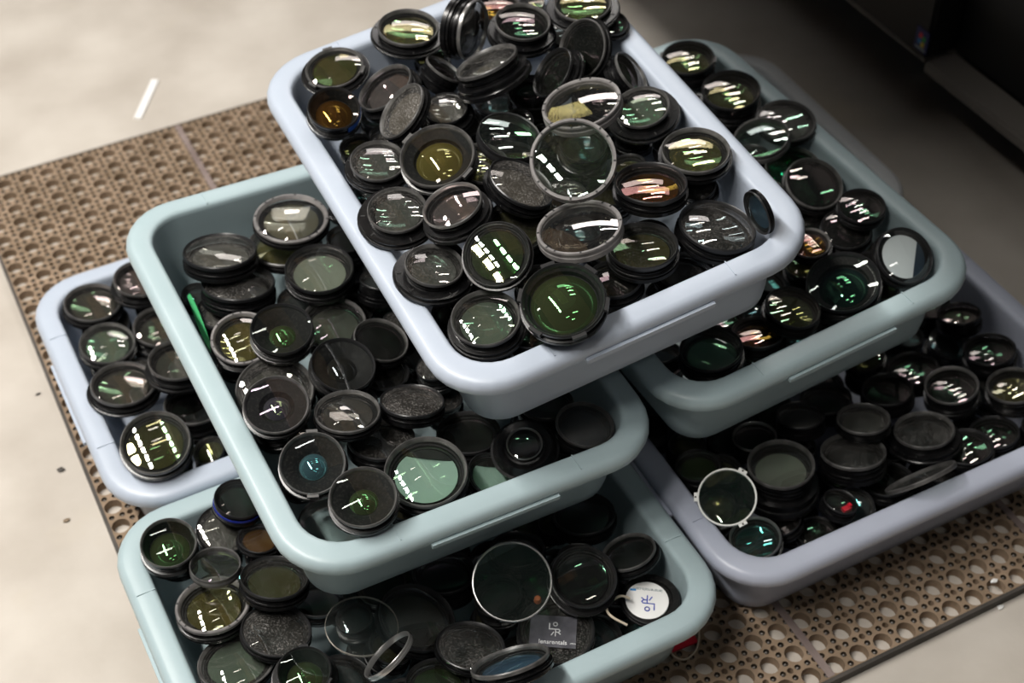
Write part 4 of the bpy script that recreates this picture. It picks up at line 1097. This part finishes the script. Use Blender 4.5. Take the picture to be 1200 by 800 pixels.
('B',(-0.2936,-0.1087,0.0918),(-0.061,0.050,0.997),0.0186,0.0206,'greyD','dim grey lens half buried beside the thin wire-edged clear disc seen through to lenses'),
('B',(-0.2014,-0.2118,0.0788),(-0.090,-0.012,0.996),0.0220,0.0207,'dust','dusty black lens half buried beside the dusty olive-grey lens between the tilted blue disc'),
('B',(-0.2722,-0.1520,0.0862),(0.334,-0.075,0.940),0.0225,0.0237,'oliveD','dull olive lens half buried beside the large dark ring lens leaning behind the thin clear'),
('B',(-0.2505,-0.0763,0.0825),(-0.085,-0.064,0.994),0.0257,0.0277,'dark','plain black lens half buried beside the dark lens with tiny coloured glints below the overhanging'),
('B',(-0.3821,-0.0051,0.0842),(0.038,-0.015,0.999),0.0185,0.0183,'greyD','dim grey lens half buried beside the small tabbed ring lens with pink and purple reflections'),
('B',(-0.3797,0.0492,0.0775),(0.123,0.057,0.991),0.0212,0.0231,'dust','dusty black lens half buried beside the translucent dusty lens under the blue-banded lens'),
('B',(-0.2866,-0.2079,0.0810),(-0.062,0.207,0.976),0.0265,0.0317,'oliveD','dull olive lens half buried beside the lens with green glints cut by the frame'),
('B',(-0.0334,-0.1786,0.0658),(0.048,-0.040,0.998),0.0267,0.0250,'dark','plain black lens half buried beside the black grooved barrel against the end wall'),
('B',(-0.2888,-0.1254,0.0622),(0.194,-0.054,0.980),0.0185,0.0208,'greyD','dim grey lens half buried beside the grey conical lens barrel beside the black tabbed hood'),
('B',(-0.3177,0.0056,0.0631),(0.007,0.027,1.000),0.0183,0.0161,'dust','dusty black lens half buried beside the small lens with orange and purple glints'),
('B',(-0.0480,-0.0771,0.0664),(-0.016,0.065,0.998),0.0200,0.0168,'oliveD','dull olive lens half buried beside the dark lens under the front wall of the bin'),
('B',(-0.4258,-0.1189,0.0671),(0.070,-0.063,0.996),0.0181,0.0156,'dark','plain black lens half buried beside the large pale green lens at the lower side rim'),
('B',(-0.1044,-0.1384,0.0628),(-0.146,0.081,0.986),0.0182,0.0184,'greyD','dim grey lens half buried beside the dark lens behind the large silver-edged filter'),
('B',(-0.4030,0.0110,0.0628),(0.003,-0.054,0.999),0.0195,0.0224,'dust','dusty black lens half buried beside the large segmented ring lens with concentric olive rings'),
('B',(-0.2238,-0.0559,0.0502),(0.080,-0.123,0.989),0.0187,0.0189,'oliveD','dull olive lens half buried beside the dark lens with tiny coloured glints below the overhanging'),
('B',(-0.1203,-0.0787,0.0478),(0.119,0.180,0.976),0.0292,0.0253,'dark','plain black lens half buried beside the dark lens behind the large silver-edged filter'),
('B',(-0.2120,-0.2052,0.0504),(-0.128,-0.045,0.991),0.0225,0.0244,'greyD','dim grey lens half buried beside the dusty olive-grey lens between the tilted blue disc'),
('B',(-0.2777,-0.0465,0.0482),(-0.092,0.086,0.992),0.0285,0.0259,'dust','dusty black lens half buried beside the black lens buried between hazy olive lens and thin'),
('B',(-0.1604,-0.1489,0.0540),(0.167,-0.127,0.978),0.0205,0.0171,'oliveD','dull olive lens half buried beside the dark lens behind the large silver-edged filter'),
('B',(-0.0988,-0.2283,0.0521),(0.073,-0.110,0.991),0.0191,0.0177,'dark','plain black lens half buried beside the dim grey lens with teal glint beside the white'),
('B',(-0.2453,-0.1747,0.0582),(-0.070,0.025,0.997),0.0190,0.0228,'greyD','dim grey lens half buried beside the large dark ring lens leaning behind the thin clear'),
('B',(-0.0701,-0.1135,0.0495),(-0.166,0.116,0.979),0.0183,0.0214,'dust','dusty black lens half buried beside the dark lens behind the large silver-edged filter'),
('B',(-0.0570,-0.0491,0.0416),(-0.230,-0.118,0.966),0.0270,0.0216,'oliveD','dull olive lens half buried beside the black grooved barrel against the end wall'),
('B',(-0.1582,-0.0383,0.0388),(-0.017,-0.175,0.984),0.0229,0.0184,'dark','plain black lens half buried beside the large dark ring lens leaning behind the thin clear'),
('B',(-0.0326,-0.2261,0.0371),(-0.047,-0.284,0.958),0.0181,0.0191,'greyD','dim grey lens half buried beside the dim grey lens with teal glint beside the white'),
('B',(-0.3086,0.0396,0.0355),(0.002,0.124,0.992),0.0194,0.0193,'dust','dusty black lens half buried beside the black lens with a blue band beneath the overhanging'),
('B',(-0.1509,-0.1854,0.0351),(-0.110,0.181,0.977),0.0211,0.0238,'oliveD','dull olive lens half buried beside the black lens bearing a square grey logo sticker'),
('B',(-0.1182,-0.2221,0.0325),(0.154,-0.093,0.984),0.0182,0.0183,'dark','plain black lens half buried beside the black lens bearing a square grey logo sticker'),
('C',(0.1183,-0.0026,0.0989),(-0.055,0.076,0.996),0.0204,0.0222,'greyD','dim grey lens half buried beside the small dim lens with yellow-green glint below the mirror-lens'),
('C',(0.1069,0.0377,0.1009),(0.003,-0.170,0.985),0.0185,0.0166,'dust','dusty black lens half buried beside the small dim lens with yellow-green glint below the mirror-lens'),
('C',(0.3753,-0.0455,0.0906),(-0.310,0.004,0.951),0.0235,0.0220,'oliveD','dull olive lens half buried beside the black lens in shade behind the silver-arc lens'),
('C',(0.2165,-0.2169,0.1017),(0.227,0.017,0.974),0.0186,0.0151,'dark','plain black lens half buried beside the round black lens against the front rim'),
('C',(0.4458,-0.0362,0.0861),(0.097,-0.091,0.991),0.0213,0.0186,'greyD','dim grey lens half buried beside the black lens in shade behind the silver-arc lens'),
('C',(0.1288,0.0500,0.0797),(-0.291,-0.018,0.957),0.0294,0.0306,'dust','dusty black lens half buried beside the dark lens with a silver clip glint'),
('C',(0.1278,-0.0578,0.0777),(0.043,0.068,0.997),0.0212,0.0244,'oliveD','dull olive lens half buried beside the small dim lens with yellow-green glint below the mirror-lens'),
('C',(0.2422,-0.0672,0.0813),(-0.070,-0.193,0.979),0.0231,0.0250,'dark','plain black lens half buried beside the dusty small lens in the shade under the mirror-lens'),
('C',(0.4923,-0.2161,0.0761),(-0.047,0.103,0.994),0.0186,0.0190,'greyD','dim grey lens half buried beside the black lens with tiny white glint near the picture'),
('C',(0.5214,-0.1815,0.0822),(-0.086,0.252,0.964),0.0217,0.0245,'dust','dusty black lens half buried beside the brown-lit lens cut by the picture edge'),
('C',(0.1434,-0.1067,0.0788),(0.069,-0.015,0.998),0.0216,0.0231,'oliveD','dull olive lens half buried beside the dark lens with a silver clip glint'),
('C',(0.3339,-0.1557,0.0661),(0.068,-0.010,0.998),0.0229,0.0223,'dark','plain black lens half buried beside the dusty dark lens with a pale blue glint'),
('C',(0.4992,-0.0579,0.0655),(0.001,-0.131,0.991),0.0261,0.0291,'greyD','dim grey lens half buried beside the dim lens with a brown glint below the mirror-lens'),
('C',(0.4957,-0.1364,0.0661),(-0.206,-0.090,0.974),0.0263,0.0300,'dust','dusty black lens half buried beside the black lens against the end wall of the white-ring'),
('C',(0.3820,-0.0483,0.0626),(-0.071,-0.192,0.979),0.0198,0.0228,'oliveD','dull olive lens half buried beside the black lens in shade behind the topmost ringed stack'),
('C',(0.3219,-0.0459,0.0671),(-0.052,-0.137,0.989),0.0182,0.0169,'dark','plain black lens half buried beside the black lens in shade along the bottom'),
('C',(0.2407,-0.2118,0.0734),(-0.221,-0.089,0.971),0.0234,0.0207,'greyD','dim grey lens half buried beside the round black lens against the front rim'),
('C',(0.3631,-0.2071,0.0681),(0.233,-0.009,0.972),0.0277,0.0318,'dust','dusty black lens half buried beside the black lens at the end of the flat leaning'),
('C',(0.1124,-0.1436,0.0715),(-0.365,-0.071,0.928),0.0208,0.0216,'oliveD','dull olive lens half buried beside the clear lens in a white ring with screw tabs'),
('C',(0.2453,-0.1098,0.0656),(-0.038,-0.136,0.990),0.0182,0.0210,'dark','plain black lens half buried beside the dark lens with a silver clip glint'),
('C',(0.4288,-0.0339,0.0625),(-0.130,-0.016,0.991),0.0201,0.0195,'greyD','dim grey lens half buried beside the black lens in shade behind the topmost ringed stack'),
('C',(0.1103,-0.0109,0.0643),(-0.144,-0.129,0.981),0.0218,0.0203,'dust','dusty black lens half buried beside the dusty small lens in the shade under the mirror-lens'),
('C',(0.4475,-0.1395,0.0697),(0.103,0.107,0.989),0.0190,0.0191,'oliveD','dull olive lens half buried beside the dark lens with silver rim arc and threaded collar'),
('C',(0.5138,0.0061,0.0720),(0.025,-0.022,0.999),0.0287,0.0342,'dark','plain black lens half buried beside the dim lens with a brown glint below the mirror-lens'),
('C',(0.1878,-0.0579,0.0621),(-0.129,-0.031,0.991),0.0274,0.0288,'greyD','dim grey lens half buried beside the dark lens with a silver clip glint'),
('C',(0.1269,-0.0689,0.0479),(0.123,0.100,0.987),0.0249,0.0284,'dust','dusty black lens half buried beside the grey-green lens on the tallest stepped dusty barrel'),
('C',(0.2896,-0.1986,0.0476),(-0.082,0.087,0.993),0.0214,0.0207,'oliveD','dull olive lens half buried beside the black lens beneath the flat leaning disc'),
('C',(0.5023,-0.2107,0.0476),(0.020,0.076,0.997),0.0203,0.0179,'dark','plain black lens half buried beside the black lens with tiny white glint near the picture'),
('C',(0.4444,-0.1664,0.0478),(-0.001,0.005,1.000),0.0218,0.0202,'greyD','dim grey lens half buried beside the dark lens with silver rim arc and threaded collar'),
('C',(0.1214,-0.2038,0.0500),(-0.076,-0.226,0.971),0.0231,0.0258,'dust','dusty black lens half buried beside the small dark lens in bright silver rings'),
('C',(0.1967,-0.1717,0.0414),(-0.009,0.150,0.989),0.0270,0.0275,'oliveD','dull olive lens half buried beside the small black lens between the silver-ringed lens and tall'),
('C',(0.3479,-0.0277,0.0405),(0.090,-0.169,0.981),0.0194,0.0171,'dark','plain black lens half buried beside the black lens in shade behind the topmost ringed stack'),
('C',(0.1622,-0.1140,0.0380),(0.167,-0.173,0.971),0.0202,0.0169,'greyD','dim grey lens half buried beside the small black lens between the silver-ringed lens and tall'),
('C',(0.1299,0.0217,0.0417),(-0.071,0.010,0.997),0.0282,0.0339,'dust','dusty black lens half buried beside the black lens in shade along the bottom'),
('C',(0.2710,-0.1487,0.0400),(0.290,0.023,0.957),0.0208,0.0178,'oliveD','dull olive lens half buried beside the dusty lens on a stack of rings'),
('C',(0.4508,-0.2132,0.0433),(-0.014,0.134,0.991),0.0182,0.0156,'dark','plain black lens half buried beside the black lens at the end of the flat leaning'),
('C',(0.1151,-0.1373,0.0377),(-0.029,0.002,1.000),0.0215,0.0230,'greyD','dim grey lens half buried beside the small dark lens in bright silver rings'),
('C',(0.2216,-0.0251,0.0358),(-0.050,-0.208,0.977),0.0207,0.0170,'dust','dusty black lens half buried beside the dusty translucent lens topping the ringed stack'),
('C',(0.4139,-0.2132,0.0260),(-0.091,-0.101,0.991),0.0183,0.0182,'oliveD','dull olive lens half buried beside the black lens with tiny white glint near the picture'),
]

FILL_GROUP = {'G': 'half-buried lenses in the top bin', 'F': 'half-buried lenses in the green-strip bin', 'E': 'half-buried lenses in the mirror-lens bin',
              'A': 'half-buried lenses in the lavender bin', 'B': 'half-buried lenses in the white-cap bin', 'C': 'half-buried lenses in the white-ring bin'}
for b, P, n, R, h, glass, label in FILL:
    lens(b, 'group', P, n, R, h, 1.06, 'black', glass, label, seg=24, group=FILL_GROUP[b])

# ------------------------------------------------------------------ small loose things
o = mesh_obj('plastic_strip', *box(0, 0, .0015, .100, .011, .003), 'paper_white', loc=(-0.187, 0.983, FLOOR_Z))
o.rotation_euler = (0, 0, math.atan2(.081, .052))
tag(o, 'narrow white plastic strip lying on the bare concrete beyond the mat', 'strip')
t = thing('red_tag', 'red tag on a cream cord loop, lying on the mat under the white-cap bin rim', 'tag', (0.0148, -0.2342, 0.0))
v, f = box(0, 0, .002, .036, .016, .0022, -0.055)
mesh_obj('tag_plate', v, f, 'red_plastic', t)
v, f = tube([(-0.0127, -0.0001, 0.003), (-0.0131, -0.0019, 0.0028), (-0.0137, -0.0044, 0.0026), (-0.0143, -0.0074, 0.0024), (-0.0145, -0.0103, 0.0022), (-0.0141, -0.0127, 0.002), (-0.013, -0.0149, 0.0019), (-0.0114, -0.017, 0.0019), (-0.0095, -0.0189, 0.002), (-0.0072, -0.0203, 0.002), (-0.0047, -0.021, 0.002), (-0.0019, -0.021, 0.002), (0.0014, -0.0203, 0.0019), (0.0048, -0.0192, 0.0019), (0.0082, -0.0175, 0.0019), (0.0114, -0.0154, 0.002), (0.0146, -0.0126, 0.0023), (0.0179, -0.009, 0.0027), (0.021, -0.0051, 0.0031), (0.0236, -0.0013, 0.0036), (0.0253, 0.002, 0.004), (0.0258, 0.0049, 0.0044), (0.0254, 0.0077, 0.0049), (0.0245, 0.0102, 0.0053), (0.0236, 0.0123, 0.0057), (0.023, 0.0138, 0.006)], .0011)
mesh_obj('cord_loop', v, f, 'cream_rubber', t)
t2 = mesh_obj('rubber_band', *tube([(-0.04, -0.2169, 0.094), (-0.0412, -0.2163, 0.0949), (-0.0428, -0.2155, 0.0963), (-0.0447, -0.2146, 0.0977), (-0.0469, -0.2138, 0.0991), (-0.0492, -0.2134, 0.1), (-0.0518, -0.2134, 0.1004), (-0.0547, -0.2136, 0.1004), (-0.0578, -0.2141, 0.1003), (-0.0606, -0.2147, 0.1001), (-0.063, -0.2154, 0.1), (-0.0649, -0.2163, 0.1), (-0.0664, -0.2173, 0.1), (-0.0676, -0.2184, 0.1), (-0.0686, -0.2198, 0.1), (-0.0693, -0.2213, 0.1), (-0.0698, -0.2231, 0.1001), (-0.07, -0.2252, 0.1003), (-0.0699, -0.2274, 0.1004), (-0.0695, -0.2297, 0.1004), (-0.0686, -0.2319, 0.1), (-0.067, -0.2343, 0.0991), (-0.0646, -0.2368, 0.0977), (-0.0621, -0.2393, 0.0963), (-0.0598, -0.2414, 0.0949), (-0.0582, -0.2429, 0.094)], .0013), 'cream_rubber')
tag(t2, 'cream rubber band looped beside the white logo sticker', 'rubber band')
gs = [(-0.318, 0.2595, 0.235), (-0.3181, 0.2545, 0.2343), (-0.3183, 0.2472, 0.2332), (-0.3186, 0.2393, 0.232), (-0.3191, 0.231, 0.2307), (-0.3197, 0.2221, 0.2293), (-0.3202, 0.2138, 0.228), (-0.3206, 0.2064, 0.2269), (-0.321, 0.1995, 0.226), (-0.3212, 0.1931, 0.225), (-0.3212, 0.1866, 0.2239), (-0.321, 0.1805, 0.2228), (-0.3208, 0.1763, 0.222)]
V, F = [], []
for k, (x, y, z) in enumerate(gs):
    u = k / (len(gs) - 1)
    w = .0042 * (math.sin(math.pi * (0.12 + .86 * u)) ** .6)
    V += [(x - w * .8, y - w * .5, z + w * .2), (x + w * .8, y + w * .5, z + w * .5), (x + w * .8, y + w * .5, z + w * .5 - .001), (x - w * .8, y - w * .5, z + w * .2 - .001)]
for k in range(len(gs) - 1):
    for j in range(4):
        F.append((4 * k + j, 4 * k + (j + 1) % 4, 4 * k + 4 + (j + 1) % 4, 4 * k + 4 + j))
tag(mesh_obj('plastic_strip', V, F, 'green_plastic'), 'thin bright green plastic strip tucked against the inner wall of its bin', 'strip')
o = mesh_obj('plastic_clip', *merge([box(0, 0, 0, .009, .006, .004), box(.004, .001, .002, .004, .004, .004)]), 'red_plastic', loc=(0.2173, -0.2262, 0.098))
tag(o, 'tiny red plastic clip among black lenses in the white-ring bin', 'clip')
o = mesh_obj('plastic_plug', *lathe([(0, -.002), (.0035, -.002), (.004, 0), (.003, .004), (0, .005)], 10), 'orange_plastic', loc=(-0.133, -0.1954, 0.125))
tag(o, 'tiny orange plug at the edge of the large silver filter', 'plug')
for loc, r, m, lab in [((-0.4989, 0.312, -0.012), 0.0045, 'mat_edge', 'dark chip of debris on bare concrete, the one nearest the lavender bin'), ((-0.5136, 0.2351, -0.012), 0.0038, 'brown_wood', 'brown chip of debris on bare concrete below the dark chip'), ((-0.4919, 0.4464, -0.012), 0.003, 'mat_edge', 'tiny dark speck of debris on bare concrete beside the mat edge'), ((0.3496, -0.3492, -0.012), 0.004, 'paper_white', 'white chip on the concrete in front of the mat'), ((0.3581, -0.3251, 0.001), 0.0035, 'paper_white', 'white chip lying on the mat near its front edge')]:
    bm = bmesh.new()
    bmesh.ops.create_icosphere(bm, subdivisions=1, radius=r)
    for vv in bm.verts:
        vv.co.x *= random.uniform(.8, 1.6)
        vv.co.y *= random.uniform(.6, 1.0)
        vv.co.z = vv.co.z * .4 + r * .35
    me = bpy.data.meshes.new('chip')
    bm.to_mesh(me)
    bm.free()
    me.materials.append(MATS[m])
    o = bpy.data.objects.new('chip', me)
    COL.objects.link(o)
    o.location = loc
    tag(o, lab, 'chip')


# ------------------------------------------------------------------ dark computer case on its stand, and an added board that shades the floor
cs = thing('equipment_cabinet', 'black equipment cabinet with small four-colour sticker and narrow grey ledge', 'cabinet', (1.0, .5, .15))
def cased(name, lo, hi, mat, par=cs, w=.004):
    o = bevel_box(name, lo, hi, mat, None, w)
    o.parent = par
    o.matrix_parent_inverse = Matrix.Translation(-par.location)
    return o
cased('case_body', (.750, .335, .150), (1.25, 1.50, 1.0), 'case_black')
cased('case_front', (.800, -.45, .150), (1.25, .336, 1.0), 'case_black')
cased('front_ledge', (.750, -.45, .132), (.802, .334, .150), 'case_grey', w=.003)
cased('edge_trim', (.7485, .335, .1480), (.753, 1.50, .1520), 'case_grey', w=.001)
SY, SZ = (0.3475, 0.1762)
st = cased('sticker', (.7490, SY - .013, SZ - .017), (.7498, SY + .013, SZ + .017), 'print_navy', w=.0002)
for dy, dz, mm in ((.003, .006, 'red_plastic'), (-.004, .003, 'sticker_green'), (.004, -.003, 'print_cyan'), (-.003, -.006, 'sticker_yellow')):
    q = bevel_box('sticker_patch', (.7486, SY + dy - .003, SZ + dz - .0035), (.7491, SY + dy + .003, SZ + dz + .0035), mm, None, .0001, 1)
    q.parent = st
q = bevel_box('sticker_line', (.7486, SY - .010, SZ - .0145), (.7491, SY + .010, SZ - .0115), 'print_grey', None, .0001, 1)
q.parent = st
sd = thing('equipment_stand', 'dark steel stand carrying the black equipment cabinet', 'stand', (1.05, .5, FLOOR_Z))
def stand(name, lo, hi):
    o = bevel_box(name, lo, hi, 'steel_dark', None, .002)
    o.parent = sd
    o.matrix_parent_inverse = Matrix.Translation(-sd.location)
stand('plate', (.806, -.44, .135), (1.25, 1.48, .1498))
for y in (-.40, 1.42):
    for x in (.92, 1.20):
        stand('leg', (x, y, FLOOR_Z), (x + .03, y + .03, .1352))
wb = thing('added_shade_board', 'unseen added board on tall posts, shading the back floor', 'blocker', (-0.1, 1.9, FLOOR_Z))  # made-up board out of view, added to shade the far floor
def blocker(name, lo, hi, mat):
    o = bevel_box(name, lo, hi, mat, None, .004)
    o.parent = wb
    o.matrix_parent_inverse = Matrix.Translation(-wb.location)
blocker('board', (-.225, -.15, 1.10), (.03, 2.0, 1.125), 'brown_wood')
for x in (-.225, -.01):
    blocker('post', (x, 1.96, FLOOR_Z), (x + .04, 2.0, 1.1005), 'steel_dark')
